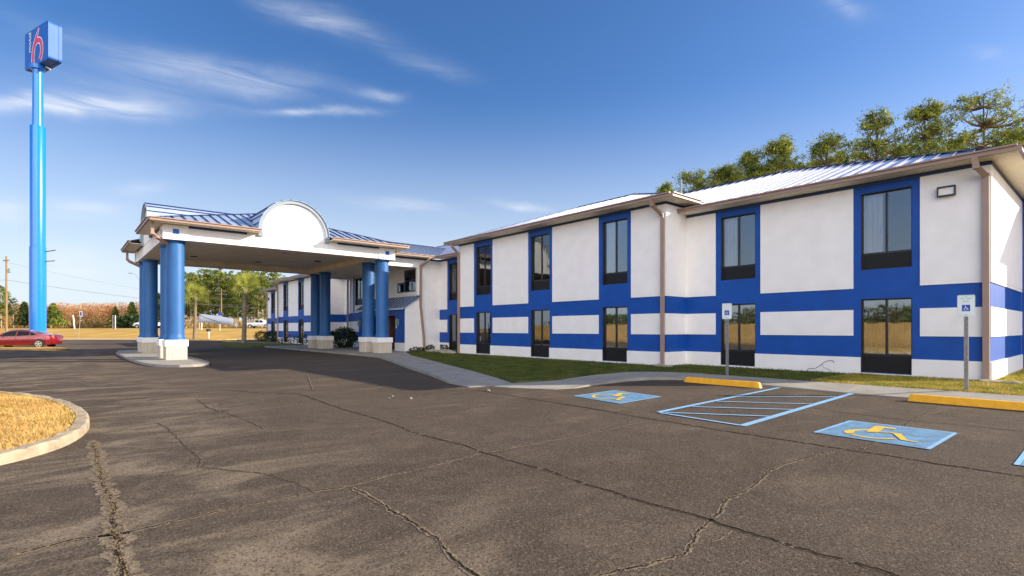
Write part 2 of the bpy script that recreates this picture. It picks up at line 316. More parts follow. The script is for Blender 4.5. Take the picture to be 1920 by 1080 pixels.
def thing(name, label, cat, loc=(0, 0, 0), group=None, rotz=0):
    o = bpy.data.objects.new(name, None); COL.objects.link(o); o.location = loc; o.rotation_euler = (0, 0, rotz); o.empty_display_size = .2
    o['label'] = label; o['category'] = cat
    if group: o['group'] = group
    WOFF[o.name] = loc if rotz == 0 else (0, 0, 0)
    return o
def tag(o, label, cat, group=None, kind=None):
    if label: o['label'] = label
    if cat: o['category'] = cat
    if group: o['group'] = group
    if kind: o['kind'] = kind
    return o
def struct(mb, name, m, label=None): 
    o = mb.build(name, m); o['kind'] = 'structure'
    if label: o['label'] = label
    return o
def copy_tree(o, parent=None):
    c = o.copy(); COL.objects.link(c); c.parent = parent
    for ch in list(o.children): copy_tree(ch, c)
    return c
CS, CC = sin(YAW), cos(YAW)
def vw(px, py, D):          # a point seen in direction (px,py) at distance D ahead
    l = (px-960)/FPX; return (D*(l*CC+CS), D*(CC-l*CS), CAMH+(YHOR-py)/FPX*D)
def ld(L, D): return (L*CC+D*CS, D*CC-L*CS)      # lateral / forward -> world x,y

# ------------------------------------------------------------------ ground and roads
def zter(D):
    pts = [(-2000, 0), (75, 0), (79, .05), (100, 1.55), (106, 1.66), (6000, 1.66)]
    for (a, za), (b, zb) in zip(pts, pts[1:]):
        if D <= b: return za+(zb-za)*(D-a)/(b-a)
mb = MB()
Ds = [-900, -60, 0, 40, 75, 79, 84, 90, 96, 100, 106, 140, 220, 600, 3000]; Ls = [-3000, -400, -120, -60, -20, 20, 60, 120, 400, 3000]
for D in Ds:
    for L in Ls: x, y = ld(L, D); mb.v.append((x, y, zter(D)-.03))
for i in range(len(Ds)-1):
    for j in range(len(Ls)-1):
        a = i*len(Ls)+j; mb.f.append((a, a+1, a+1+len(Ls), a+len(Ls))); mb.m.append(0)
struct(mb, 'ground', 'field')
mb = MB(); p = [ld(-260, 0), ld(-260, -14), ld(30, -14), (21.8, 2.0), (21.8, 60), ld(60, 74.6), ld(-260, 74.6)]
mb.add([(*ld(-260, -13), 0), (*ld(45, -13), 0), (18.6, -40, 0), (18.6, 72, 0), (*ld(45, 74.6), 0), (*ld(-260, 74.6), 0)], [tuple(range(6))])
struct(mb, 'parking_lot', 'asphalt')
mb = MB(); mb.prism([ld(-260, 74.6), ld(80, 74.6), ld(80, 78.6), ld(-260, 78.6)], -.05, [.006, .006, .05, .05]); struct(mb, 'verge', 'verge')
mb = MB(); mb.prism([ld(-400, 108), ld(400, 108), ld(400, 124), ld(-400, 124)], 1.5, 1.70); struct(mb, 'highway', 'road')

# cracks in the asphalt: worn sandy lips with a dark jagged gap
CR = [
[(-0.3,4.78),(-0.12,4.84),(0.08,4.86),(0.29,4.81),(0.42,4.79),(0.64,4.83),(0.82,4.84),(1.11,4.88),(1.4,4.86),(1.77,4.88),(2.01,4.83),(2.42,4.89),(3.13,4.95),(3.88,5.06),(4.61,5.05),(5.79,5.01),(7.34,5.11)],
[(0.32,9.03),(0.32,8.16),(0.32,7.26),(0.32,6.36),(0.33,5.52),(0.31,4.84),(0.28,3.97),(.26,3.2)],
[(6.3,18.07),(4.68,12.98)],
[(0.45,13.63),(1.6,13.98),(3.04,14.49),(3.59,13.16),(4.2,12.42),(4.0,9.58),(4.02,8.1),(3.88,6.64),(3.95,5.62),(3.88,5.06),(3.89,4.57),(3.91,3.98),(3.85,3.41),(3.85,2.96),(3.83,2.65),(3.87,2.37),(3.87,2.14),(3.84,1.81),(3.85,1.54),(3.85,1.26),(3.85,0.55)],
[(2.21,12.88),(2.13,11.35),(2.24,10.5),(2.32,9.55),(2.31,8.36)],
[(0.36,10.96),(0.99,10.79),(2.26,10.64),(2.85,10.56),(3.79,10.68)],
[(0.57,7.95),(1.25,7.93),(2.33,8.16),(3.3,7.91)],
[(1.14,10.2),(1.23,9.29),(1.22,8.02),(1.21,6.87),(1.12,6.57),(1.59,5.83),(1.73,5.32),(1.77,4.88)],
[(2.09,4.8),(2.08,4.2),(2.08,3.57),(2.02,3.15),(1.95,2.86),(1.92,2.3)],
[(7.73,10.37),(7.68,9.02),(7.61,6.83),(7.45,5.15),(7.46,4.56),(7.4,3.63),(7.42,2.87),(7.4,2.31),(7.44,1.83),(7.39,1.3),(7.44,0.2)],
[(4.19,8.17),(5.6,8.21),(6.86,8.3)],
[(7.4,2.31),(6.76,2.41),(6.01,2.48),(5.25,2.38),(4.96,2.3),(4.41,2.28),(4.11,2.16),(3.87,2.12),(3.56,2.06),(3.38,1.98),(3.14,1.92),(2.94,1.96),(2.71,2.02),(2.3,2.12)],
[(3.8,1.92),(3.57,1.91),(3.42,1.95)],
[(7.51,2.16),(8.25,2.15),(9.1,2.17),(10.49,2.3),(12.82,2.34)],
[(10.83,3.89),(10.64,3.17),(10.57,2.34),(10.67,1.6),(10.71,0.6)],
[(7.25,5.06),(8.0,5.1),(9.12,5.36),(10.99,5.81),(12.37,6.2)],
]
CW = [(.018, .06), (.030, .16), (.03, .08), (.026, .045), (.020, .05), (.003, .030), (.003, .034), (.010, .03), (.018, .06), (.026, .04), (.004, .03), (.014, .05), (.010, .04), (.014, .04), (.012, .025), (.006, .025)]
for _k in range(0):
    src = CR[_k]; rr_ = random.Random(_k*7+1)
    for _b in range(1 if len(src) > 5 else 0):
        a_ = src[rr_.randrange(len(src))]; th_ = rr_.uniform(0, 2*pi); q_ = [a_]
        for _s in range(rr_.randrange(4, 9)): th_ += rr_.uniform(-.5, .5); L_ = rr_.uniform(.12, .3); q_.append((q_[-1][0]+L_*cos(th_), q_[-1][1]+L_*sin(th_)))
        CR.append(q_); CW.append((rr_.uniform(.002, .005), rr_.uniform(.010, .018)))
def ribbon(mb, line, w, z, jit, step=.035, wj=.5, gap=0):
    pts = []
    for a, b in zip(line, line[1:]):
        n = max(1, int(sqrt((a[0]-b[0])**2+(a[1]-b[1])**2)/step))
        for k in range(n): pts.append((a[0]+(b[0]-a[0])*k/n, a[1]+(b[1]-a[1])*k/n, atan2(b[1]-a[1], b[0]-a[0])))
    j = 0; vs = []; wl_ = w
    for k, (x, y, t) in enumerate(pts):
        j = j*.82+R.gauss(0, jit); wl_ = wl_*.8+w*R.uniform(1-wj*1.3, 1+wj*1.3)*.2; wl_ = max(wl_, w*.15)
        e = min(1, k/4, (len(pts)-1-k)/4+.05)
        a = wl_*e*R.uniform(.82, 1.1)/2; b = wl_*e*R.uniform(.82, 1.1)/2
        if gap and R.random() < gap: a = b = .001
        nx, ny = -sin(t), cos(t)
        vs += [(x+nx*(j+a), y+ny*(j+a), z), (x+nx*(j-b), y+ny*(j-b), z)]
    n = len(pts); mb.add(vs, [(2*i, 2*i+1, 2*i+3, 2*i+2) for i in range(n-1)])
st = R.getstate()
m1 = MB(); m2 = MB()
for l, (wd, wlp) in zip(CR, CW):
    sd = hash(l[0]) & 0xffff; sd = int(abs(l[0][0]*1000+l[0][1]*77)); 
    R.seed(sd); ribbon(m1, l, wlp, .003, .006, .022, .8, .06)
    R.seed(sd); ribbon(m2, l, wd, .006, .006, .022, .9, .15)
struct(m1, 'crack_edges', 'cracksand'); struct(m2, 'asphalt_cracks', 'crackdark')
# crumbled grit lying in the wide cracks
gp = []
for l, w_, den in ((CR[1], .06, 330), (CR[8], .022, 70), (CR[11], .02, 45), (CR[0][:9], .02, 55)):
    for a, b in zip(l, l[1:]):
        L_ = sqrt((a[0]-b[0])**2+(a[1]-b[1])**2)
        for _ in range(int(L_*den)):
            t = R.random(); gp.append((a[0]+(b[0]-a[0])*t+R.gauss(0, w_*.5), a[1]+(b[1]-a[1])*t+R.gauss(0, w_*.5), .006))
mg = MB()
for x, y, z in gp:
    q_ = R.uniform(.003, .009)
    if R.random() < .03: q_ *= 1.6
    c_ = [(x+q_*cos(k*2.1+x*99), y+q_*sin(k*2.1+x*99), z) for k in range(3)]+[(x, y, z+q_*.9)]
    mg.add(c_, [(0, 1, 3), (1, 2, 3), (2, 0, 3)])
tag(mg.build('crack_grit', 'grit'), 'loose brown grit crumbled along the widest pavement cracks', 'grit', kind='stuff')

# ------------------------------------------------------------------ pavements, kerbs, grass
def sheet(name, pts, z, m, thick=.12, struct_=True):
    mb = MB(); mb.prism(pts, z-thick if not isinstance(z, list) else [q-thick for q in z], z); return struct(mb, name, m)
# walk along the drive, ramping down at its end
w1L = [(7.94, 10.96), (8.13, 12.19), (8.9, 14.28), (9.92, 17.5), (11.44, 21.85), (12.55, 25.3)]
w1R = [(9.35, 10.82), (9.67, 11.91), (10.39, 14.1), (11.74, 17.9), (14.26, 24.99), (14.9, 26.3)]
mb = MB()
zz = [.012, .07, .1, .1, .1, .1]
for i in range(5):
    a, b, c, d = w1L[i], w1L[i+1], w1R[i+1], w1R[i]
    mb.prism([a, d, c, b], -.05, [zz[i], zz[i], zz[i+1], zz[i+1]])
struct(mb, 'pavement', 'concrete')
mb = MB(); mb.prism([(12.55, 25.3), (14.9, 26.3), (16.4, 29.54), (17.7, 29.6), (17.7, 46), (12.7, 46), (12.7, 27.2)][::1], -.05, .1); struct(mb, 'entrance_pavement', 'concrete')
# walk in front of the bays
mb = MB()
mb.prism([(8.55, 10.72), (8.7, 10.2), (9.29, 9.22), (9.85, 9.05), (10.46, 10.38), (9.35, 10.80)], -.05, [.01, .01, .01, .02, .06, .04])
mb.prism([(9.85, 9.05), (10.8, 9.21), (12.28, 9.3), (13.3, 9.1), (14.01, 10.61), (12.13, 10.51), (10.46, 10.38)], -.05, [.02, .05, .09, .09, .1, .1, .06])
mb.prism([(13.3, 9.1), (13.95, 8.3), (15.32, 9.0), (14.75, 10.2), (14.01, 10.61)], -.05, [.09, .07, .1, .1, .1])
ys = [8.3, 6.3, 4.3, 2.3, .3, -1.7, -3.7, -6]
for a, b in zip(ys, ys[1:]):
    ya = a-.006; xb = lambda y: 13.92
    za = .055 if a > 5 else .02; zb = .055 if b > 5 else .02
    mb.prism([(13.92, b+.006), (15.3, b+.006), (15.3 if a < 8 else 15.32, ya if a < 8 else 9.0), (13.92, ya)], -.05, [zb, .1, .1, za])
struct(mb, 'front_pavement', 'concrete')
# lawns
lawnA = [(9.45, 10.86), (10.46, 10.42), (12.13, 10.55), (14.01, 10.66), (14.8, 10.2), (15.35, 9.0), (15.35, -6), (40, -6), (40, 2.3), (19.1, 2.38), (19.0, 11.4), (17.7, 11.5), (17.7, 25.2), (19.0, 25.3), (19.0, 29.4), (16.45, 29.5), (14.95, 26.3), (14.3, 25.0), (11.8, 17.9), (10.45, 14.1), (9.72, 11.9)]
sheet('front_lawn', lawnA, .085, 'lawn_green')
isl = [(-.95, 16.3), (-.62, 15.5), (-.28, 14.75), (.06, 13.5), (.32, 11.95), (.36, 10.6), (.28, 9.65), (.05, 8.78), (-.25, 8.3), (-.5, 8.05), (-1.1, 7.6), (-2.2, 7.1), (-4, 6.8), (-9, 6.9), (-9, 19.5), (-3.2, 19.3), (-1.6, 17.6)]
cxy = (-3.5, 12.0)
def shrink(poly, d):
    n = len(poly); out = []
    for i in range(n):
        a, b, c = np.array(poly[i-1]), np.array(poly[i]), np.array(poly[(i+1) % n])
        u = (b-a)/np.linalg.norm(b-a); v_ = (c-b)/np.linalg.norm(c-b); nn = np.array((-(u+v_)[1], (u+v_)[0])); nn /= np.linalg.norm(nn); 
        out.append(tuple(b-nn*d))
    return out
def smoothpoly(poly, it=2):
    for _ in range(it):
        q = []
        for i in range(len(poly)):
            a, b = np.array(poly[i]), np.array(poly[(i+1) % len(poly)]); q += [tuple(a*.75+b*.25), tuple(a*.25+b*.75)]
        poly = q
    return poly
isl_s = smoothpoly(isl); inner = shrink(isl_s, .17)
def kerb_ring(mb, outer, inn, z, jag=0):
    n = len(outer)
    rings = [[(*p, -.03) for p in outer], [(p[0], p[1], z-.03+R.uniform(-jag, jag)) for p in outer],
             [(p[0]*.82+q[0]*.18, p[1]*.82+q[1]*.18, z+R.uniform(-jag, jag)) for p, q in zip(outer, inn)], [(q[0]+R.uniform(-jag, jag), q[1]+R.uniform(-jag, jag), z+R.uniform(-jag, jag)) for q in inn], [(*q, -.02) for q in inn]]
    vs = [p for r in rings for p in r]; fs = []
    for k in range(4):
        for i in range(n): j = (i+1) % n; fs.append((k*n+i, (k+1)*n+i, (k+1)*n+j, k*n+j))
    mb.add(vs, fs)
mb = MB(); kerb_ring(mb, isl_s, inner, .125, .013); struct(mb, 'lawn_kerb', 'kerb')
mb = MB(); mb.prism(shrink(isl_s, .15)[::-1], -.02, .10); struct(mb, 'dry_lawn', 'lawn_dry')
# lawn strip beside the red car, with kerb
sp = smoothpoly([(-9.5, 70), (-3.9, 61), (-1.4, 57.5), (.1, 52.5), (.55, 50), (.35, 48.2), (-.6, 48.0), (-4.2, 55), (-11, 68)][::1], 2)
mb = MB(); mb.prism(sp, -.03, .10); o = struct(mb, 'lawn_strip', 'lawn_dry')
# canopy island
ci = smoothpoly([(2.55, 42.5), (2.45, 30), (2.7, 25.4), (3.3, 24.1), (4.2, 23.95), (4.75, 24.6), (4.95, 27.5), (5.0, 34), (5.0, 42.5), (3.8, 43.4)], 1)
mb = MB(); mb.prism(ci, -.03, .10); struct(mb, 'canopy_island', 'concrete')
# palm island and lawns by the far wing
pi_ = smoothpoly([(10.7, 46.6), (10.4, 50), (11.4, 56), (13.0, 62), (14.6, 62), (16.2, 54), (16.8, 47.6), (14.5, 46.2)], 2)
mb = MB(); mb.prism(pi_, -.03, .11); struct(mb, 'palm_lawn', 'lawn_green')
sheet('far_pavement', [(16.9, 46.1), (18.1, 46.1), (16.9, 58), (15.6, 69), (14.4, 68.8), (15.2, 62.5), (16.5, 55)], .06, 'concrete', .1)
sheet('far_lawn', [(17.58, 46.0), (19.5, 46.0), (19.5, 72), (16.0, 73.0), (15.7, 69), (17.0, 58), (17.9, 47)], .07, 'lawn_green', .1)
mb = MB(); mb.prism(smoothpoly([(11.9, 80.5), (11.9, 89), (14.5, 89), (19, 79.5), (16, 77.5)], 1), -.03, .12); struct(mb, 'far_palm_lawn', 'lawn_dry')

def inpoly(px, py, poly):
    ins = np.zeros(len(px), bool); n = len(poly)
    for i in range(n):
        x1, y1 = poly[i]; x2, y2 = poly[(i+1) % n]
        if y1 == y2: continue
        c = ((y1 > py) != (y2 > py)) & (px < (x2-x1)*(py-y1)/(y2-y1)+x1); ins ^= c
    return ins
def tri_mesh(name, V, F, mats, parent=None, mi=None):
    me = bpy.data.meshes.new(name); nf = len(F); k = F.shape[1]
    me.vertices.add(len(V)); me.vertices.foreach_set('co', np.ascontiguousarray(V, dtype=np.float32).ravel())
    me.loops.add(nf*k); me.loops.foreach_set('vertex_index', np.ascontiguousarray(F, dtype=np.int32).ravel())
    me.polygons.add(nf); me.polygons.foreach_set('loop_start', np.arange(0, nf*k, k, dtype=np.int32)); me.polygons.foreach_set('loop_total', np.full(nf, k, dtype=np.int32))
    for q in mats: me.materials.append(M[q])
    if mi is not None: me.polygons.foreach_set('material_index', np.asarray(mi, dtype=np.int32))
    me.update(calc_edges=True)
    o = bpy.data.objects.new(name, me); COL.objects.link(o); WOFF[o.name] = (0, 0, 0)
    if parent: o.parent = parent; WOFF[o.name] = WOFF.get(parent.name, (0, 0, 0))
    return o
def grass(name, poly, box, n, z, h, w, mat_, label, dens=None):
    x = NR.uniform(box[0], box[2], n); y = NR.uniform(box[1], box[3], n); k = inpoly(x, y, poly)
    if dens is not None: k &= NR.random(n) < dens(x, y)
    x, y = x[k], y[k]; n = len(x); a = NR.uniform(0, 2*pi, n); hh = h*NR.uniform(.4, 1.3, n); lean = NR.normal(0, .6, (n, 2))*hh[:, None]
    V = np.zeros((n, 3, 3)); V[:, 0] = np.c_[x-np.cos(a)*w, y-np.sin(a)*w, np.full(n, z-.005)]; V[:, 1] = np.c_[x+np.cos(a)*w, y+np.sin(a)*w, np.full(n, z-.005)]
    V[:, 2] = np.c_[x+lean[:, 0], y+lean[:, 1], z+hh]
    o = tri_mesh(name, V.reshape(-1, 3), np.arange(n*3).reshape(-1, 3), [mat_]); tag(o, label, 'grass', kind='stuff'); return o
grass('dry_grass', shrink(isl_s, .14)[::-1], (-6, 7.2, .4, 17), 75000, .10, .045, .007, 'blade_dry', 'dry straw-coloured grass on the kerbed island at the left edge')
grass('green_tufts', shrink(isl_s, .14)[::-1], (-6, 7.2, .4, 17), 45000, .10, .055, .007, 'blade_mix', 'small green tufts among the dry grass of the kerbed island', dens=lambda x, y: np.clip(np.sin(x*2.3+1)*np.sin(y*1.9+x*.8)+.15*np.sin(x*9)*np.sin(y*8)-.25, 0, 1))
grass('shade_toned_grass', lawnA, (9.4, 5.2, 19, 29.4), 90000, .085, .06, .009, 'blade_green', 'winter grass along the motel wall, coloured dark green for the shade there')
grass('sun_toned_grass', lawnA, (15.3, -2.5, 19, 5.6), 50000, .085, .06, .008, 'blade_mix', 'grass strip by the near building corner, coloured bright yellow-green for the sun')
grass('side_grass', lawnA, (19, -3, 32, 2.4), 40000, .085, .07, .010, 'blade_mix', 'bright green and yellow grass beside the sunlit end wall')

# ------------------------------------------------------------------ motel building
ZT_A, ZT_B = 5.92, 6.285
B1T, B1B, B2T, B2B = 2.767, 2.10, 1.289, .6165
XA, XB = 19.0, 17.58
SW = 1.70
motel = thing('motel_building', 'long two-storey white motel with blue bands and brown gutters, behind the lawn', 'building', (19, 35, 0))
def opening_wall(mb, X, Y0, Y1, z1, holes, th=.22):
    """wall facing -X with rectangular holes (y0,y1,z0,z1)"""
    ys = sorted({Y0, Y1, *[h[0] for h in holes], *[h[1] for h in holes]})
    for a, b in zip(ys, ys[1:]):
        col = sorted([(h[2], h[3]) for h in holes if h[0] <= a+1e-6 and h[1] >= b-1e-6]); z = 0
        for q0, q1 in col:
            mb.box(X, a, z, X+th, b, q0); z = q1
        mb.box(X, a, z, X+th, b, z1)
def window(X, y0, y1, z0, zg, z1, full=False, kind=0, parent=None):
    """frame, two glass sashes, curtain and through-wall vent, set back in the wall"""
    parent = parent or motel
    xr = X+.10; f = .045; mb = MB()
    mb.box(xr, y0, z0, xr+.06, y0+f, z1); mb.box(xr, y1-f, z0, xr+.06, y1, z1)
    mb.box(xr, y0+f, z1-f, xr+.06, y1-f, z1); mb.box(xr, y0+f, zg-.03, xr+.06, y1-f, zg+.03); mb.box(xr, y0+f, z0, xr+.06, y1-f, z0+.03)
    ym = (y0+y1)/2; mb.box(xr-.01, ym-.03, zg+.03, xr+.06, ym+.03, z1-f)
    # jamb lining
    mb.box(X+.012, y0-.002, z0, X+.2, y0+.02, z1); mb.box(X+.012, y1-.02, z0, X+.2, y1+.002, z1); mb.box(X+.012, y0+.02, z1-.02, X+.2, y1-.02, z1+.002)
    w = mb.build('window', 'frame', parent)
    for a, b in ((y0+f, ym-.03), (ym+.03, y1-f)):
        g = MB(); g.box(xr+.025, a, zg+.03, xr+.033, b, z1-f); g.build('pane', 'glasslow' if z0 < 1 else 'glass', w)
    g = MB(); g.box(xr+.012, y0+f, z0+.03, xr+.03, y1-f, zg-.03)
    nl = 9
    for i in range(nl): zc_ = z0+.06+(zg-.12-z0)*i/(nl-1); g.box(xr-.005, y0+f, zc_, xr+.012, y1-f, zc_+.018)
    g.build('vent_grille', 'grille', w)
    # curtain: wavy cloth, drawn aside upstairs, closed downstairs
    spans = [(ym+.12, y1-.03)] if kind == 0 else ([(y0+.05, y1-.05)] if kind == 1 else [(y0+.05, ym-.1), (ym+.2, y1-.05)])
    g = MB()
    for a, b in spans:
        n = max(8, int((b-a)/.02)); vs = []
        ph = R.uniform(0, 6)
        for i in range(n+1):
            y = a+(b-a)*i/n; x = X+.24+.028*sin(y*46+ph)+.012*sin(y*93+ph*2)
            vs += [(x, y, zg-.1), (x, y, z1-.02)]
        g.add(vs, [(2*i, 2*i+1, 2*i+3, 2*i+2) for i in range(n)])
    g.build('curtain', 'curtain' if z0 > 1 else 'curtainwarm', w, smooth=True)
    g = MB()   # dark room behind
    x0, x1 = X+.21, X+2.2
    g.add([(x0, y0-.4, z0), (x1, y0-.4, z0), (x1, y1+.4, z0), (x0, y1+.4, z0), (x0, y0-.4, z1+.1), (x1, y0-.4, z1+.1), (x1, y1+.4, z1+.1), (x0, y1+.4, z1+.1)],
          [(0, 1, 2, 3), (7, 6, 5, 4), (4, 5, 1, 0), (5, 6, 2, 1), (6, 7, 3, 2)])
    g.build('room_lining', 'room', w)
def panelX(mb, X, a, b, z0, z1, th=.028, groove=True):
    """raised stucco panel on a -X facing wall, with a thin reveal near its foot"""
    if groove: mb.box(X-th, a, z0, X+.001, b, z0+.085); mb.box(X-th+.012, a+.004, z0+.085, X+.001, b-.004, z0+.10); mb.box(X-th, a, z0+.10, X+.001, b, z1)
    else: mb.box(X-th, a, z0, X+.001, b, z1)
def panelY(mb, Y, a, b, z0, z1, th=.028, groove=True):
    if groove: mb.box(a, Y-th, z0, b, Y+.001, z0+.085); mb.box(a+.004, Y-th+.012, z0+.085, b-.004, Y+.001, z0+.10); mb.box(a, Y-th, z0+.10, b, Y+.001, z1)
    else: mb.box(a, Y-th, z0, b, Y+.001, z1)
def facade(X, Y0, Y1, strips, zt, uz, zb0=0, endtrim=True, lastplain=None):
    holes = []; wins = []
    for s in strips:
        a, b = s+.19, s+1.50
        for (q0, q1, zg) in ((.15, 2.43, .70), uz):
            holes.append((a, b, q0, q1)); wins.append((a, b, q0, zg, q1))
    mb = MB(); opening_wall(mb, X, Y0, Y1, zt+.14, holes); mb.build('wall', 'blue', motel)
    for i, (a, b, q0, zg, q1) in enumerate(wins):
        window(X, a, b, q0, zg, q1, kind=(1 if i % 2 == 0 else 0))
    ed = [Y0-.03]+[e for s in sorted(strips) for e in (s, s+SW)]+[Y1]
    for a, b in zip(ed[0::2], ed[1::2]):
        if b-a < .12: continue
        mb = MB(); panelX(mb, X, a, b, B1T, zt); mb.build('wall_panel', 'white', motel)
        mb = MB(); panelX(mb, X, a, b, B2T, B1B); mb.build('wall_panel', 'white', motel)
    mb = MB(); hs_ = sorted((h[0], h[1]) for h in holes if h[2] < .5); y = Y0-.04
    for a, b in hs_:
        mb.box(X-.045, y, 0, X+.001, a, B2B); mb.box(X-.045, a, 0, X+.001, b, .145); y = b
    mb.box(X-.045, y, 0, X+.001, Y1, B2B); mb.build('plinth', 'white', motel)
    mb = MB(); mb.box(X-.04, Y0-.04, zt, X+.001, Y1, zt+.12); mb.build('eave_trim', 'navy', motel)
def sideY(Y, X0, X1, zt, banded=True, zfrom=0):
    mb = MB(); mb.box(X0+.22, Y, 0, X1, Y+.22, zt+.14); mb.build('wall', 'blue' if banded else 'white', motel)
    if banded:
        mb = MB(); panelY(mb, Y, X0-.0275, X1, B1T, zt); mb.build('wall_panel', 'white', motel)
        mb = MB(); panelY(mb, Y, X0-.0275, X1, B2T, B1B); mb.build('wall_panel', 'white', motel)
    mb = MB(); mb.box(X0-.0445, Y-.045, 0, X1, Y+.001, B2B-.0005); mb.build('plinth', 'white', motel)
    mb = MB(); mb.box(X0-.0395, Y-.04, zt, X1, Y+.001, zt+.1195); mb.build('eave_trim', 'navy', motel)
UA, UB = (3.33, 5.71, 3.83), (3.37, 6.05, 3.85)
YA0, YJ, BL, YC0, YC1, CR_, CL_, DL_ = 2.396, 11.47, 25.22, 29.54, 40.53, 44.84, 58.67, 67.59
facade(XA, YA0, YJ+.1, [3.917, 8.516], ZT_A, UA)
facade(XB, YJ, BL, [13.08, 17.585, 22.09], ZT_B, UB)
facade(XA, BL-.3, YC0+.1, [26.9], ZT_A, UA)
facade(XA, YC1-.1, CR_+.1, [], ZT_A, UA)
facade(XB, CR_, CL_, [46.35, 50.86, 55.37], ZT_B, UB)
facade(XA, CL_-.2, DL_, [64.5], ZT_A, UA)
sideY(YA0, XA, 25.4, ZT_A); sideY(YJ, XB, XA, ZT_B); sideY(CR_, XB, XA, ZT_B)
# stair wing beyond the end wall
mb = MB(); mb.box(25.4, -.67, 0, 25.62, 2.39, 6.0); mb.box(25.62, -.67, 0, 33, -.45, 6.0); mb.build('wall', 'blue', motel)
mb = MB(); mb.box(24.78, -1.25, 5.7, 33.5, 1.8, 5.76); mb.build('soffit', 'soffit', motel)
# dark solid core so that no daylight leaks through the rooms
mb = MB(); mb.box(21.5, 2.8, 0, 35.5, 67.3, 5.9); mb.box(19.9, 12, 0, 21.4, 24.9, 6.1); mb.box(19.9, 45.2, 0, 21.4, 58.3, 6.1); mb.build('dark_core', 'room', motel)
mb = MB(); mb.box(XB+.22, BL-.22, 0, XA+.1, BL, 6.4); mb.box(XB+.22, CL_-.22, 0, XA+.1, CL_, 6.4); mb.box(XA+.22, DL_-.22, 0, 35.5, DL_, 6.0); mb.box(35.5, YA0, 0, 35.7, DL_, 6.0); mb.build('wall', 'white', motel)

def hip_roof(x0, x1, y0, y1, z, t, parent, sides='WSEN', notch={}, rib=.46, thick=.05, name='roof'):
    """standing seam hip roof; notch = {side:(s0,s1,depth)} leaves out part of an eave"""
    wx, wy = x1-x0, y1-y0; half = min(wx, wy)/2
    rf = MB(); rb = MB()
    cfg = {'W': ((x0, y1), (0, -1), (1, 0), wy), 'E': ((x1, y0), (0, 1), (-1, 0), wy), 'S': ((x0, y0), (1, 0), (0, 1), wx), 'N': ((x1, y1), (-1, 0), (0, -1), wx)}
    for sd in sides:
        o, d, n, L = cfg[sd]; ns = max(2, int(round(L/rib))); nt_ = notch.get(sd)
        cuts = sorted({*[L*i/ns for i in range(ns+1)], half, L-half, *( [nt_[0], nt_[1]] if nt_ else [])})
        P = lambda s, a, dz=0: (o[0]+d[0]*s+n[0]*a, o[1]+d[1]*s+n[1]*a, z+a*t+dz)
        am = lambda s: max(0, min(s, L-s, half))
        for a, b in zip(cuts, cuts[1:]):
            if b-a < 1e-5: continue
            mid = (a+b)/2; st_ = nt_[2] if nt_ and nt_[0] < mid < nt_[1] else 0
            st_a, st_b = min(st_, am(a)), min(st_, am(b))
            rf.add([P(a, st_a), P(b, st_b), P(b, am(b)), P(a, am(a))], [(0, 1, 2, 3)])
            rf.add([P(a, st_a, -thick), P(b, st_b, -thick), P(b, am(b), -thick), P(a, am(a), -thick)], [(3, 2, 1, 0)])
            rf.add([P(a, st_a, -thick), P(b, st_b, -thick), P(b, st_b), P(a, st_a)], [(0, 1, 2, 3)])
        for i in range(1, ns):
            s = L*i/ns; st_ = nt_[2] if nt_ and nt_[0] < s < nt_[1] else .02
            if am(s)-st_ > .2: rb.bar(P(s, st_, .022), P(s, am(s), .022), .04, .06)
    # hips and ridge caps
    zr = z+half*t+.035
    if wx < wy: ra, rb_ = (x0+half, y0+half, zr), (x0+half, y1-half, zr)
    else: ra, rb_ = (x0+half, y0+half, zr), (x1-half, y0+half, zr)
    ends = [(x0, y0), (x1, y0), (x1, y1), (x0, y1)]; tg = [ra, ra if wx < wy else rb_, rb_, rb_ if wx < wy else ra]
    need = {0: 'WS', 1: 'SE', 2: 'EN', 3: 'NW'}
    for i, (e, g_) in enumerate(zip(ends, tg)):
        if need[i][0] in sides or need[i][1] in sides: rb.bar((*e, z+.03), g_, .13, .035)
    rb.bar(ra, rb_, .2, .04)
    r = rf.build(name, 'roof', parent); rb.build('roof_seams', 'rib', r); return r
def soffit_gutter(segs, zs0, zg, parent, depth=.6, gname='gutter'):
    """segs: (x0,y0,x1,y1, inward normal) eave edge lines: soffit board + gutter"""
    for si, (x0, y0, x1, y1, nx, ny) in enumerate(segs):
        zs = zs0-.0023*si; mb = MB(); ax, ay = x0, y0
        pts = [(x0, y0), (x1, y1), (x1+nx*depth, y1+ny*depth), (x0+nx*depth, y0+ny*depth)]
        mb.prism(pts if (x1-x0)*ny-(y1-y0)*nx > 0 else pts[::-1], zs, zs+.02)
        mb.build('soffit', 'soffit', parent)
        g = MB(); h = zg-zs
        ox, oy = -nx*.04, -ny*.04
        g.bar((x0+ox, y0+oy, zs+h*.36), (x1+ox, y1+oy, zs+h*.36), .08, h*.72)
        ox, oy = -nx*.065, -ny*.065
        g.bar((x0+ox, y0+oy, zs+h*.86), (x1+ox, y1+oy, zs+h*.86), .13, h*.28)
        g.build(gname, 'gutter', parent)
T = .355
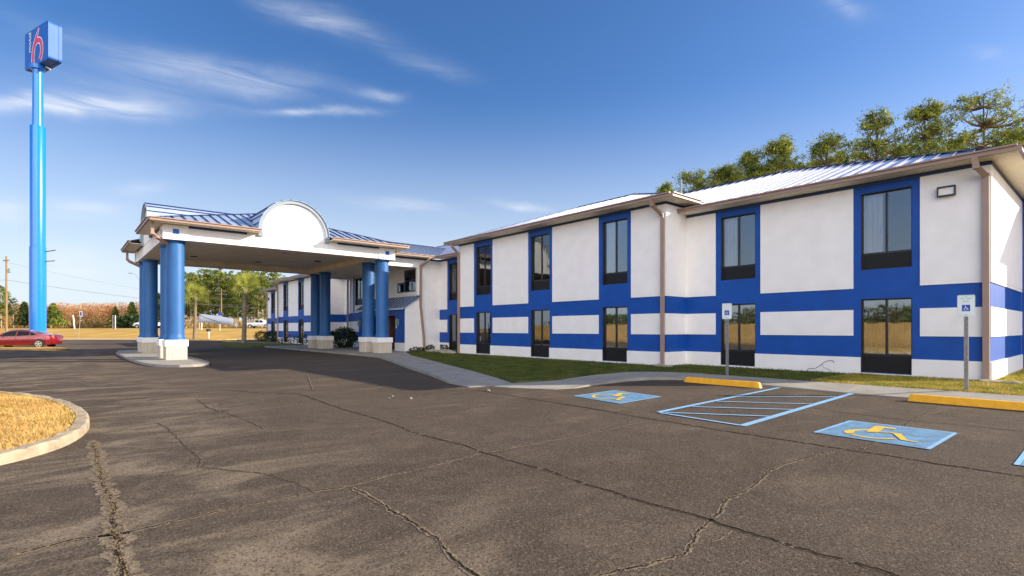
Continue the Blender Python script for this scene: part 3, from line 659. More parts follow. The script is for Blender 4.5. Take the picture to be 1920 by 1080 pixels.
# main roof, bay roofs, entrance roof
hip_roof(18.4, 36.1, 1.8, 68.2, 6.13, T, motel, sides='WS')
hip_roof(16.98, 28.0, 10.87, 25.82, 6.46, T, motel)
hip_roof(16.98, 28.0, 44.24, 59.27, 6.46, T, motel)
soffit_gutter([(18.4, 1.8, 18.4, 11.44, 1, 0), (18.4, 25.26, 18.4, 28.94, 1, 0), (18.4, 41.1, 18.4, 44.8, 1, 0), (18.4, 58.7, 18.4, 68.2, 1, 0), (18.401, 1.8, 36, 1.8, 0, 1)], 6.03, 6.18, motel, .62)
soffit_gutter([(16.98, 10.87, 16.98, 25.82, 1, 0), (16.981, 10.87, 18.95, 10.87, 0, 1), (16.98, 44.24, 16.98, 59.27, 1, 0), (16.981, 44.24, 18.95, 44.24, 0, 1)], 6.38, 6.52, motel, .62)
def downspout(pts, parent, w=.10, name='downspout'):
    mb = MB()
    for a, b in zip(pts, pts[1:]): mb.bar(a, b, w*1.15, w, up=(1, 0, .01))
    for p in pts[1:-1]: mb.box(p[0]-w*.56, p[1]-w*.56, p[2]-w*.5, p[0]+w*.56, p[1]+w*.56, p[2]+w*.5)
    return mb.build(name, 'gutter', parent)
downspout([(18.38, 2.62, 6.04), (18.40, 2.60, 5.80), (18.90, 2.47, 5.62), (18.90, 2.46, .05)], motel, .12)
downspout([(16.96, 11.7, 6.39), (17.0, 11.7, 6.2), (17.48, 11.56, 5.85), (17.48, 11.56, .05)], motel, .11)
downspout([(16.96, 25.1, 6.39), (17.0, 25.1, 6.2), (17.48, 25.14, 5.85), (17.48, 25.14, .05)], motel, .11)
downspout([(16.96, 45.0, 6.39), (17.48, 44.9, 5.9), (17.48, 44.9, .05)], motel, .11)
downspout([(16.96, 58.9, 6.39), (17.0, 58.9, 6.2), (17.48, 58.6, 5.85), (17.48, 58.6, .05)], motel, .11)
downspout([(18.38, 67.9, 6.04), (18.40, 67.9, 5.80), (18.90, 67.5, 5.55), (18.90, 67.5, .05)], motel, .11)
# entrance block in the middle
ZE = 5.95
EH = [(29.85, 32.5, 3.95, 5.42)]
mb = MB(); opening_wall(mb, XB+.01, YC0+.003, YC1, 6.05, [(29.80, 31.77, 3.95, 5.42), (31.77, 32.73, 3.95, 4.63), (38.2, 39.5, 3.35, 5.45)], .2)
mb.build('wall', 'white', motel)
mb = MB(); mb.box(16.46, YC0, 2.2, XA+.1, YC0+.002, 2.201)
mb = MB()   # side wall towards the lawn: high part plus vestibule flank with raking top
mb.box(XB+.01, YC0-.02, 0, XA+.1, YC0+.0, 6.0)
mb.build('wall', 'white', motel)
mb = MB(); V0 = (16.43, YC0-.02)
mb.add([(16.43, YC0-.02, 0), (XB+.01, YC0-.02, 0), (XB+.01, YC0-.02, 3.6), (16.43, YC0-.02, 2.88), (16.43, YC0+.2, 0), (XB+.01, YC0+.2, 0), (XB+.01, YC0+.2, 3.6), (16.43, YC0+.2, 2.88)],
       [(0, 1, 2, 3), (7, 6, 5, 4), (0, 4, 5, 1), (1, 5, 6, 2), (2, 6, 7, 3), (3, 7, 4, 0)]); mb.build('wall', 'white', motel)
mb = MB(); mb.box(16.395, YC0-.05, 0, XA, YC0-.02, .62); mb.box(16.395, YC0-.02, 0, 16.42, 30.79, .62); mb.build('plinth', 'white', motel)
# vestibule front: blue, with glazed doors
mb = MB(); opening_wall(mb, 16.42, YC0+.0, 36.24, 2.88, [(30.79, 34.2, 0, 2.45)], .2); mb.build('wall', 'blue', motel)
mb = MB(); mb.box(16.6, 36.04, 0, XB, 36.24, 2.9); mb.build('wall', 'blue', motel)
mb = MB()
for a, b in ((30.79, 30.86), (31.9, 31.97), (33.03, 33.10), (34.13, 34.2)): mb.box(16.5, a, .1, 16.56, b, 2.45)
mb.box(16.5, 30.86, 2.37, 16.56, 34.13, 2.45); mb.box(16.5, 30.86, .1, 16.56, 34.13, .22)
dr = mb.build('door', 'frame', motel)
for a, b in ((31.97, 33.03), (33.10, 34.13)):
    g = MB(); g.box(16.52, a, .22, 16.53, b, 2.37); g.build('pane', 'glass', dr)
g = MB(); g.box(16.64, 30.7, .12, 17.38, 30.74, 2.6); g.box(17.2, 30.74, .12, 17.24, 31.97, 2.6); g.box(16.64, 31.98, .12, 17.2, 32.0, 2.6); g.build('open_doorway', 'doorway', dr)
mb = MB(); mb.bar((16.46, 32.05, .9), (16.46, 32.05, 1.3), .03, .03); mb.build('handle', 'chrome', dr)
mb = MB(); mb.box(17.4, 30, .1, 17.44, 36, 3.2); mb.build('lobby_wall', 'curtain', motel)
# shed roof of the vestibule
mb = MB(); rb = MB(); x0, x1, z0, z1 = 16.28, XB, 2.83, 3.66
ya, yb = YC0-.1, 36.4
mb.add([(x0, ya, z0), (x0, yb, z0), (x1, yb, z1), (x1, ya, z1), (x0, ya, z0-.1), (x0, yb, z0-.1), (x1, yb, z1-.1), (x1, ya, z1-.1)], [(0, 1, 2, 3)[::-1], (4, 5, 6, 7), (0, 4, 5, 1)[::-1], (0, 3, 7, 4)[::-1], (1, 2, 6, 5)])
for i in range(16): y = ya+(yb-ya)*i/15; rb.bar((x0, y, z0+.02), (x1, y, z1+.02), .03, .05)
r = mb.build('vestibule_roof', 'roof', motel); rb.build('roof_seams', 'rib', r)
# stepped window over the vestibule
mb = MB(); X = XB+.06
def fr(a, b, z0, z1, f=.06): mb.box(X, a, z0, X+.06, a+f, z1); mb.box(X, b-f, z0, X+.06, b, z1); mb.box(X, a+f, z1-f, X+.06, b-f, z1); mb.box(X, a+f, z0, X+.06, b-f, z0+f)
fr(29.80, 31.77, 3.95, 5.42, .09); fr(31.772, 32.73, 3.95, 4.63, .09)
mb.box(X, 29.9, 4.72, X+.05, 31.68, 4.77); mb.box(X-.004, 30.75, 4.04, X+.05, 30.81, 5.33)
w = mb.build('window', 'frame', motel)
for q in ((29.89, 30.75, 4.77, 5.33), (30.81, 31.68, 4.77, 5.33), (29.89, 30.75, 4.04, 4.72), (30.81, 31.68, 4.04, 4.72), (31.86, 32.64, 4.04, 4.54)):
    g = MB(); g.box(X+.02, q[0], q[2], X+.028, q[1], q[3]); g.build('pane', 'glass', w)
g = MB(); g.box(XB+.5, 29.75, 3.7, XB+.52, 33, 5.6); g.build('room_lining', 'room', w)
window(XB+.01, 38.2, 39.5, 3.35, 3.85, 5.45)
for nm, (a, b) in (('a', (37.9, 38.12)), ('b', (39.6, 39.8))):
    mb = MB(); mb.box(XB-.01, a, 2.8, XB+.012, b, 6.0); mb.build('wall_strip', 'blue', motel)
mb = MB(); mb.box(XB-.015, 36.3, B1B, XB+.012, YC1, B1T); mb.box(XB-.015, 36.3, B2B, XB+.012, YC1, B2T); mb.build('wall_band', 'blue', motel)
downspout([(17.42, 40.5, 5.9), (17.42, 40.5, .1)], motel, .11)
# entrance roof, porch beams and ceiling
mb = MB(); rb = MB(); ye, yr, ze, zr_ = 28.94, 35.03, 6.17, 7.83
mb.add([(14.9, ye, ze), (18.45, ye, ze), (24.0, yr, zr_), (14.9, yr, zr_), (18.45, 41.1, ze), (14.9, 41.1, ze)], [(0, 1, 2, 3), (3, 2, 4, 5)])
mb.add([(14.9, ye, ze-.05), (18.45, ye, ze-.05), (24.0, yr, zr_-.05), (14.9, yr, zr_-.05), (18.45, 41.1, ze-.05), (14.9, 41.1, ze-.05)], [(3, 2, 1, 0), (5, 4, 2, 3)])
for i in range(20):
    x = 15.1+i*.44; f0 = 0 if x < 18.45 else (x-18.45)/(24-18.45)
    if f0 < .95: rb.bar((x, ye+(yr-ye)*f0, ze+(zr_-ze)*f0+.015), (x, yr, zr_+.015), .03, .035)
rb.bar((14.9, yr, zr_+.03), (24, yr, zr_+.03), .2, .04); rb.bar((18.45, ye, ze+.02), (24, yr, zr_+.02), .12, .03)
r = mb.build('roof', 'roof', motel); rb.build('roof_seams', 'rib', r)
soffit_gutter([(15.0, 28.94, 18.42, 28.94, 0, 1)], 6.05, 6.19, motel, .6)
mb = MB(); mb.box(15.0, YC0-.03, 5.93, XA, YC0+.0, 6.05); mb.build('eave_trim', 'navy', motel)
mb = MB(); mb.box(14.98, YC0-.02, 5.42, XB+.009, YC0+.35, 5.93); mb.box(14.98, 40.2, 5.42, XB+.009, 40.53, 5.93); mb.box(XB-.25, YC0-.015, 3.66, XB+.005, YC0+.2, 5.42); mb.build('porch_beam', 'white', motel)
mb = MB(); mb.box(14.98, YC0+.35, 5.55, XB+.009, 40.2, 5.6); mb.build('porch_ceiling', 'ceiling', motel)
downspout([(17.9, 28.92, 6.05), (17.75, 28.95, 5.85), (17.50, 29.38, 5.55), (17.50, 29.42, 3.0), (17.72, 29.40, 1.0), (17.74, 29.38, .12)], motel, .11)
# wall lights and small plate on the building
def wallpack(x, y, z, parent=motel, w=.40, h=.26):
    mb = MB(); mb.box(x-.05, y-w/2, z-h/2, x, y+w/2, z+h/2)
    for q in ((-w/2, -w/2+.025), (w/2-.025, w/2)): mb.box(x-.15, y+q[0], z-h/2, x-.05, y+q[1], z+h/2)
    mb.box(x-.16, y-w/2, z+h/2-.03, x-.05, y+w/2, z+h/2+.006); mb.box(x-.13, y-w/2, z-h/2-.004, x-.05, y+w/2, z-h/2+.025)
    o = mb.build('wall_light', 'darkmetal', parent); g = MB(); g.box(x-.11, y-w/2+.03, z-h/2+.03, x-.052, y+w/2-.03, z+h/2-.035); g.build('lens', 'lampglass', o)
wallpack(XA-.028, 3.30, 5.37); wallpack(XA-.028, 67.0, 5.1)
for y in (30.35, 36.0):
    mb = MB(); mb.box(16.25, y-.09, 1.72, 16.42, y+.09, 2.12); mb.box(16.29, y-.06, 2.12, 16.42, y+.06, 2.16); mb.build('wall_light', 'greymetal', motel)
mb = MB(); mb.box(16.405, 30.52, 1.55, 16.42, 30.66, 1.8); mb.build('notice_plate', 'signwhite', motel)
# loose black cable on the near wall
mb = MB(); pts = [(18.93, 6.96, .09), (18.94, 6.93, .16), (18.945, 6.82, .19), (18.945, 6.7, .2), (18.945, 6.6, .27), (18.945, 6.5, .36), (18.945, 6.42, .43), (18.945, 6.3, .48), (18.945, 6.17, .47), (18.945, 6.15, .41)]
mb.tube(pts, .008, 5); mb.tube([(18.945, 6.5, .36), (18.945, 6.46, .25), (18.945, 6.3, .18), (18.945, 6.2, .1)], .005, 5)
tag(mb.build('cable', 'black'), 'thin black cable squiggle hanging on the white plinth right of the near bay', 'cable')
mb = MB(); mb.tube([(29.9, 9.0, 8.9), (29.9, 9.0, 9.3)], .06, 8); 
mb = MB(); mb.lathe(21.6, 13.3, [(.05, 7.0), (.05, 8.35)], 8); mb.build('vent_pipe', 'greymetal', motel)

# ------------------------------------------------------------------ entrance canopy
CX0, CX1, CY0, CY1, ZB, ZS, ZGT = 3.53, 14.95, 28.17, 39.85, 5.58, 6.24, 6.40
CMX, CMY = (CX0+CX1)/2, (CY0+CY1)/2
can = thing('entrance_canopy', 'drive-through canopy with round arched gables on thick blue columns', 'canopy', (CMX, CMY, 0))
bw = .95
mb = MB()
mb.box(CX0, CY0, ZB, CX1, CY0+bw, ZS); mb.box(CX0, CY1-bw, ZB, CX1, CY1, ZS); mb.box(CX0, CY0+bw, ZB, CX0+bw, CY1-bw, ZS); mb.box(CX1-bw, CY0+bw, ZB, CX1, CY1-bw, ZS)
mb.build('beam', 'white', can)
mb = MB(); mb.box(CX0+bw, CY0+bw, ZB+.30, CX1-bw, CY1-bw, ZB+.36); mb.build('ceiling', 'ceiling', can)
mb = MB(); e = .012     # tan boxed underside of the beams
mb.box(CX0+.05, CY0+.05, ZB-e, CX1-.05, CY0+bw, ZB-.001); mb.box(CX0+.05, CY1-bw, ZB-e, CX1-.05, CY1-.05, ZB-.001); mb.box(CX0+.05, CY0+bw, ZB-e, CX0+bw, CY1-bw, ZB-.001); mb.box(CX1-bw, CY0+bw, ZB-e, CX1-.05, CY1-bw, ZB-.001)
mb.box(CX0+bw, CY0+bw-.004, ZB, CX1-bw, CY0+bw+.01, ZB+.3); mb.box(CX0+bw, CY1-bw-.01, ZB, CX1-bw, CY1-bw+.004, ZB+.3); mb.box(CX0+bw-.004, CY0+bw+.01, ZB, CX0+bw+.01, CY1-bw-.01, ZB+.3); mb.box(CX1-bw-.01, CY0+bw+.01, ZB, CX1-bw+.004, CY1-bw-.01, ZB+.3)
mb.build('beam_lining', 'ceiling', can)
for (x, y) in ((CX0, CY0), (CX1, CY0), (CX0, CY1), (CX1, CY1)):
    sx = 1 if x == CX0 else -1; sy = 1 if y == CY0 else -1
    x0, x1 = sorted((x-sx*.05, x+sx*.95)); y0, y1 = sorted((y-sy*.05, y+sy*.95))
    mb = MB(); mb.box(x0, y0, ZB-.02, x1, y1, ZS-.02); cb = mb.build('corner_block', 'white', can)
    mb = MB(); xc = (x0+x1)/2; yc = (y0+y1)/2
    mb.box(xc-.12, y0-.012, 5.82, xc+.12, y0+.01, 6.05); mb.box(x0-.012, yc-.12, 5.82, x0+.01, yc+.12, 6.05); mb.build('vent', 'faceblue', cb)
def column(x, y):
    mb = MB(); mb.lathe(x, y, [(.44, 1.0), (.43, 1.05), (.375, 1.12), (.365, 1.3), (.365, 5.42), (.38, 5.44), (.41, 5.50), (.41, ZB-.022)], 32); c = mb.build('column', 'column', can, smooth='auto')
    pb = MB(); pb.box(x-.41, y-.41, .1, x+.41, y+.41, .70)
    for k in range(7):       # vertical boards on the pedestal
        a = -.40+k*.1175
        pb.box(x+a, y-.422, .1, x+a+.105, y-.41, .70); pb.box(x+a, y+.41, .1, x+a+.105, y+.422, .70)
        pb.box(x-.422, y+a, .1, x-.41, y+a+.105, .70); pb.box(x+.41, y+a, .1, x+.422, y+a+.105, .70)
    pb.build('pedestal', 'pedwood', c)
    q = MB(); q.box(x-.46, y-.46, .70, x+.46, y+.46, 1.0); q.build('pedestal_cap', 'white', c, bevel=.01)
M['pedwood'] = mat('weathered_pedestal_boards', (.44, .38, .30), .9, .2, var=.45, vscale=4, stretch=(6, 6, .35), var2=(.66, .60, .50), detail=8)
YCOL = (CY0+.5, CY0+2.33, CY1-2.33, CY1-.5)
for y in YCOL: column(CX0+.5, y)
for y in YCOL: column(CX1-.5, y)
AR = 1.75; AZ = 6.36
nS = (CMX-AR-.02-(CX0-.6), CMX+AR+.02-(CX0-.6), .62); nW = ((CY1+.6)-(CMY+AR+.02), (CY1+.6)-(CMY-AR-.02), .62)
hip_roof(CX0-.6, CX1+.6, CY0-.6, CY1+.6, ZGT-.05, .33, can, notch={'S': nS, 'W': nW, 'N': nS})
g0, g1 = CMX-AR-.03, CMX+AR+.03; h0, h1 = CMY-AR-.03, CMY+AR+.03
soffit_gutter([(CX0-.6, CY0-.6, g0, CY0-.6, 0, 1), (g1, CY0-.6, CX1+.6, CY0-.6, 0, 1), (CX0-.6, CY0-.599, CX0-.6, h0, 1, 0), (CX0-.6, h1, CX0-.6, CY1+.6, 1, 0), (CX1+.6, CY0-.6, CX1+.6, CY1+.6, -1, 0), (CX0-.6, CY1+.6, g0, CY1+.6, 0, -1), (g1, CY1+.6, CX1+.6, CY1+.6, 0, -1)], ZS+.01, ZGT, can, .6)
mb = MB()
for a, b in ((CX0+.96, g0-.5), (g1+.5, CX1-.96)): mb = MB(); mb.box(a, CY0-.03, ZS-.10, b, CY0+.0, ZS+.008); mb.build('eave_trim', 'navy', can)
for a, b in ((CY0+.96, h0), (h1, CY1-.96)): mb = MB(); mb.box(CX0-.03, a, ZS-.10, CX0, b, ZS+.008); mb.build('eave_trim', 'navy', can)
def arch(axis):
    """round gable: stucco face, pale rim, and a standing seam barrel roof running back to the main roof"""
    n = 28
    if axis == 'S': Pm = lambda r, t, d: (CMX+r*cos(t), CY0-.02+d, AZ+r*sin(t)); back = 5.6
    elif axis == 'N': Pm = lambda r, t, d: (CMX-r*cos(t), CY1+.02-d, AZ+r*sin(t)); back = 5.6
    else: Pm = lambda r, t, d: (CX0-.02+d, CMY-r*cos(t), AZ+r*sin(t)); back = 5.5
    ts = [pi*i/n for i in range(n+1)]
    f = MB(); lo = ZS-.12
    vs = [Pm(AR-.02, t, 0) for t in ts]; a, b = vs[0], vs[-1]
    ring = [(a[0], a[1], lo)]+vs+[(b[0], b[1], lo)]
    vb = [Pm(AR-.02, t, .25) for t in ts]; a2, b2 = vb[0], vb[-1]; rb_ = [(a2[0], a2[1], lo)]+vb+[(b2[0], b2[1], lo)]
    m_ = len(ring); f.add(ring+rb_, [list(range(m_)), list(range(m_, 2*m_))[::-1]]+[(i, m_+i, m_+(i+1) % m_, (i+1) % m_) for i in range(m_)])
    g = f.build('arched_gable', 'white', can)
    f = MB()
    for i in range(n):
        q = []
        for r in (AR-.14, AR+.03):
            for d in (-.10, 0.0):
                q += [Pm(r, ts[i], d), Pm(r, ts[i+1], d)]
        # q: ri d- (0,1), ri d0 (2,3), ro d- (4,5), ro d0 (6,7)
        f.add(q, [(0, 1, 5, 4), (0, 2, 3, 1), (4, 5, 7, 6)])
    for t in (0, pi):
        p0, p1 = Pm(AR-.19, t, -.1), Pm(AR+.03, t, 0)
        f.box(min(p0[0], p1[0]), min(p0[1], p1[1]), ZS-.1, max(p0[0], p1[0]), max(p0[1], p1[1]), AZ)
    f.build('gable_rim', 'rimgrey', g)
    f = MB(); s = MB(); n2 = 28
    for i in range(n):
        f.add([Pm(AR+.05, ts[i], -.16), Pm(AR+.05, ts[i+1], -.16), Pm(AR+.05, ts[i+1], back), Pm(AR+.05, ts[i], back)], [(0, 1, 2, 3)])
        f.add([Pm(AR+.03, ts[i], -.16), Pm(AR+.03, ts[i+1], -.16), Pm(AR+.03, ts[i+1], back), Pm(AR+.03, ts[i], back)], [(3, 2, 1, 0)])
        f.add([Pm(AR+.03, ts[i], -.16), Pm(AR+.03, ts[i+1], -.16), Pm(AR+.05, ts[i+1], -.16), Pm(AR+.05, ts[i], -.16)], [(0, 1, 2, 3)])
    for i in range(1, 13):
        t = pi*i/13; s.bar(Pm(AR+.07, t, -.16), Pm(AR+.07, t, back), .03, .05, up=tuple(np.array(Pm(2, t, 0))-np.array(Pm(1, t, 0))))
    br = f.build('barrel_roof', 'roof', can, smooth=True); s.build('roof_seams', 'rib', br)
M['rimgrey'] = mat('pale_grey_rim', (.26, .31, .37), .6, .3, var=.05)  # even grey-blue tone, darker than the white gable face
for ax in 'SWN': arch(ax)
downspout([(CX0-.45, CY0-.15, ZS), (CX0-.45, CY0-.15, 5.75), (CX0-.30, CY0-.02, 5.62), (CX0+.22, CY0+.35, 5.38)], can, .12)
downspout([(CX0-.45, CY1-.25, ZS), (CX0-.45, CY1-.25, 5.75), (CX0-.35, CY1-.3, 5.62), (CX0+.25, CY1-.5, 5.30)], can, .12)
for x, y in ((6.1, 30.7), (9.8, 31.2), (6.1, 36.6), (9.8, 36.9), (12.6, 34)):
    mb = MB(); mb.box(x-.16, y-.16, ZB+.25, x+.16, y+.16, ZB+.299); c = mb.build('ceiling_light', 'darkmetal', can); mb = MB(); mb.box(x-.12, y-.12, ZB+.235, x+.12, y+.12, ZB+.249); mb.build('lens', 'lampglass', c)

# ------------------------------------------------------------------ pylon sign
sg = thing('pylon_sign', 'very tall blue pole sign with a big red 6 on its box', 'sign', (-1.25, 66.5, 0))
SC = np.array((-.86, 63.94)); d1 = np.array((-.347, .938)); d2 = np.array((.938, .347)); sw, sd_, z0, z1 = 5.0, 1.03, 26.15, 29.68
pc = np.array((-1.62, 66.30))
mb = MB(); mb.lathe(pc[0], pc[1], [(.62, -.3), (.62, 9.15), (.60, 9.17), (.575, 9.18), (.575, 20.4), (.55, 20.45), (.41, 20.5), (.38, 26.0)], 32); mb.build('pole', 'poleblue', sg, smooth='auto')
mb = MB(); mb.lathe(pc[0], pc[1], [(.41, 25.7), (.55, 25.75), (.55, 26.15)], 20); mb.build('pole_collar', 'poleblue', sg)
mb = MB(); mb.bar((pc[0]+.5, pc[1]-.2, 8.75), (pc[0]+1.25, pc[1]-.85, 8.9), .05, .07); mb.bar((pc[0]+.5, pc[1]-.2, 7.85), (pc[0]+1.2, pc[1]-.8, 7.9), .05, .07); mb.build('bracket', 'darkmetal', sg)
def face(u, v, off=0): p = SC+d1*(sw*(1-u)); p = p-d2*off; return (p[0], p[1], z0+(z1-z0)*v)
def rbox(mb, a0, a1, inset=.0, r=.28, n=5):
    """rounded box slab between depth a0 and a1 (along d2)"""
    prof = []
    for cx, cz, t0 in ((1-r/sw, 1-r/(z1-z0), 0), (r/sw, 1-r/(z1-z0), 90), (r/sw, r/(z1-z0), 180), (1-r/sw, r/(z1-z0), 270)):
        for k in range(n+1):
            t = radians(t0+90*k/n); prof.append((cx+cos(t)*(r-inset)/sw, cz+sin(t)*(r-inset)/(z1-z0)))
    vs = []
    for a in (a0, a1):
        for u_, v_ in prof: p = SC+d1*(sw*(1-u_))+d2*a; vs.append((p[0], p[1], z0+(z1-z0)*v_))
    m_ = len(prof); mb.add(vs, [list(range(m_)), list(range(m_, 2*m_))[::-1]]+[(i, m_+i, m_+(i+1) % m_, (i+1) % m_) for i in range(m_)])
mb = MB(); rbox(mb, 0, .24, 0); rbox(mb, .25, .78, .03); rbox(mb, .79, sd_, 0); sb = mb.build('sign_box', 'boxblue', sg)
mb = MB(); rbox(mb, -.012, 0, .1); mb.build('sign_face', 'faceblue', sb)
mb = MB(); rbox(mb, sd_, sd_+.012, .1); mb.build('sign_face', 'faceblue', sb)
def stroke(mb, pts, w0, off, th=.01):
    P_ = np.array(pts, float); n = len(P_); vs = []
    for i in range(n):
        d = P_[min(i+1, n-1)]-P_[max(i-1, 0)]; d = d*np.array((sw, z1-z0)); d /= np.linalg.norm(d); nn = np.array((-d[1]/sw, d[0]/(z1-z0)))
        w = w0[i] if isinstance(w0, list) else w0
        for s_ in (1, -1): q = P_[i]+nn*s_*w/2; vs.append(face(q[0], q[1], off))
    for i in range(n):
        for s_ in (0, 1): a = vs[2*i+s_]; vs.append((a[0]+d2[0]*th, a[1]+d2[1]*th, a[2]))
    fs = [(2*i, 2*i+1, 2*i+3, 2*i+2) for i in range(n-1)]
    mb.add(vs[:2*n], fs)
def bez(ps, n=10):
    out = []
    for i in range(len(ps)-1):
        p0 = np.array(ps[max(i-1, 0)]); p1 = np.array(ps[i]); p2 = np.array(ps[i+1]); p3 = np.array(ps[min(i+2, len(ps)-1)])
        for k in range(n):
            t = k/n; out.append(tuple(.5*((2*p1)+(-p0+p2)*t+(2*p0-5*p1+4*p2-p3)*t*t+(-p0+3*p1-3*p2+p3)*t**3)))
    out.append(tuple(ps[-1])); return out
six1 = bez([(.63, .93), (.55, .80), (.45, .62), (.39, .42), (.36, .22), (.37, .07)])
six2 = bez([(.42, .52), (.50, .605), (.60, .625), (.69, .56), (.735, .42), (.73, .24), (.66, .09)])
mb = MB(); stroke(mb, six1, [.25+.42*min(1, i/25) for i in range(len(six1))], .016); stroke(mb, six2, .62, .016); mb.build('numeral_outline', 'signwhite', sb)
mb = MB(); stroke(mb, six1, [.10+.38*min(1, i/25) for i in range(len(six1))], .022); stroke(mb, six2, .44, .024); mb.build('numeral', 'signred', sb)
def text_obj(body, size, loc, xdir, zdir, m, parent, name):
    cu = bpy.data.curves.new(name, 'FONT'); cu.body = body; cu.size = size; cu.align_x = 'CENTER'; cu.align_y = 'CENTER'; cu.extrude = .004
    tmp = bpy.data.objects.new('tmp', cu); COL.objects.link(tmp); bpy.context.view_layer.update()
    me = bpy.data.meshes.new_from_object(tmp); bpy.data.objects.remove(tmp); me.name = name
    xd = np.array(xdir, float); zd = np.array(zdir, float); nd = np.cross(xd, zd); off = WOFF[parent.name]
    for v_ in me.vertices:
        p = np.array(loc)+xd*v_.co.x+zd*v_.co.y+nd*v_.co.z-np.array(off); v_.co = p
    me.materials.clear(); me.materials.append(M[m]); o = bpy.data.objects.new(name, me); COL.objects.link(o); o.parent = parent; WOFF[o.name] = off; return o
text_obj('motel', .82, face(.235, .69, .02), (0, 0, 1), (float(d1[0]), float(d1[1]), 0), 'signwhite', sb, 'lettering')
mb = MB(); q = SC+d2*.55+d1*2.0; mb.bar((q[0], q[1], 26.1), (q[0]+.3, q[1]-.1, 25.95), .2, .12); mb.build('flood_lamp', 'lampglass', sg)

# ------------------------------------------------------------------ parking signs, wheel stops, paint
def wheelchair(mb, P_, z, k=1):
    """painted access symbol: strokes in local units mapped by P_"""
    pass
def parking_sign(x, y, zt, zb, faded, label):
    t = thing('parking_sign', label, 'sign', (x, y, .08), 'access parking signs')
    mb = MB()   # perforated U-channel post
    mb.box(x-.012, y-.04, 0, x-.006, y+.04, zt-.02)
    mb.box(x-.006, y-.04, 0, x+.02, y-.034, zt-.02); mb.box(x-.006, y+.034, 0, x+.02, y+.04, zt-.02)
    ps = mb.build('post', 'steel', t); h = MB(); z = .15
    while z < zt-.1: h.box(x-.0135, y-.007, z, x-.0118, y+.007, z+.022); z += .05
    h.build('post_holes', 'darkmetal', ps)
    w = .155; r = .03; prof = []
    for cy_, cz_, t0 in ((w-r, zt-r, 0), (-w+r, zt-r, 90), (-w+r, zb+r, 180), (w-r, zb+r, 270)):
        for k in range(5): a = radians(t0+90*k/4); prof.append((y+cy_+r*cos(a), cz_+r*sin(a)))
    def slab(mb, pr, xa, xb):
        m_ = len(pr); mb.add([(xa, a, b) for a, b in pr]+[(xb, a, b) for a, b in pr], [list(range(m_)), list(range(m_, 2*m_))[::-1]]+[(i, m_+i, m_+(i+1) % m_, (i+1) % m_) for i in range(m_)])
    mb = MB(); slab(mb, prof, x-.018, x-.0135); pl = mb.build('sign_plate', 'signwhite', t)
    # thin green edge line
    mb = MB(); yc, zc_ = y, (zt+zb)/2
    for i in range(len(prof)):
        a, b = prof[i], prof[(i+1) % len(prof)]; k = .955
        A = [(x-.0192, yc+(a[0]-yc)*q, zc_+(a[1]-zc_)*q) for q in (k, k-.035)]; B = [(x-.0192, yc+(b[0]-yc)*q, zc_+(b[1]-zc_)*q) for q in (k, k-.035)]
        mb.add([A[0], B[0], B[1], A[1]], [(0, 1, 2, 3)])
    if faded:
        for (a, b, c, d) in ((.03, .10, .40, .425), (-.10, .00, .395, .42), (.01, .06, .335, .365), (-.05, -.01, .335, .36)):
            mb.box(x-.0195, y+a, zb+c, x-.0182, y+b, zb+d)
    mb.build('sign_border', 'signgreen', pl)
    s = .072; zc_ = zb+.195; mb = MB(); mb.box(x-.021, y-s, zc_-s, x-.0182, y+s, zc_+s); bs = mb.build('symbol_panel', 'signblue', pl)
    # small wheelchair figure (seen from -X: right is -y)
    mb = MB(); F = lambda u_, v_, o=.023: (x-o, y-u_*s, zc_+v_*s)
    def st(pts, w, o=.0235):
        for a, b in zip(pts, pts[1:]): mb.bar(F(*a, o), F(*b, o), w*s, .002, up=(1, 0, 0))
    ring = [(-.08+.42*cos(radians(t)), -.28+.42*sin(radians(t))) for t in range(120, 385, 20)]; st(ring, .13)
    st([(-.12, .45), (-.06, .0)], .2, .0245); st([(-.08, .18), (.25, .18)], .12, .025); st([(-.06, -.02), (.33, -.02), (.52, -.48), (.68, -.42)], .13, .0255)
    hd = [F(-.15+.12*cos(radians(t)), .66+.12*sin(radians(t)), .024) for t in range(0, 360, 40)]; mb.add(hd, [list(range(9))])
    mb.build('access_symbol', 'signwhite', bs)
    mb = MB()
    for z in (zt-.04, zb+.04): mb.box(x-.0225, y-.008, z-.008, x-.018, y+.008, z+.008)
    mb.build('bolt', 'darkmetal', pl)
parking_sign(15.58, 2.37, 2.27, 1.78, True, 'access parking sign with faded green lettering, in front of the right-hand wheel stop')
parking_sign(15.43, 7.93, 2.28, 1.80, False, 'clean white access parking sign behind the yellow wheel stop nearer the canopy')
def wheel_stop(x, y0, y1, label):
    t = MB(); a, b = .10, .055; h = .15
    prof = [(x-.085, .0), (x+.085, .0), (x+.06, h-.02), (x+.045, h), (x-.045, h), (x-.06, h-.02)]
    n = 6; vs = []
    for y, k in ((y0, 1), (y0+.1, 0), (y1-.1, 0), (y1, 1)):
        for px, pz in prof:
            vs.append((px if not k else x+(px-x)*.86, y if pz < .01 or not k else y+(.045 if y == y0 else -.045), pz*(1 if not k else .93)))
    fs = [list(range(n)), [3*n+i for i in range(n)][::-1]]+[(r*n+i, (r+1)*n+i, (r+1)*n+(i+1) % n, r*n+(i+1) % n) for r in range(3) for i in range(n)]
    t.add(vs, fs); o = t.build('wheel_stop', 'yellow', bevel=.008); tag(o, label, 'wheel stop', 'yellow concrete wheel stops'); return o
wheel_stop(13.46, 6.02, 8.16, 'yellow concrete wheel stop lying half in shade, at the bay nearer the canopy')
wheel_stop(13.46, .75, 2.98, 'yellow concrete wheel stop in full sun, cut by the right edge of the photo')
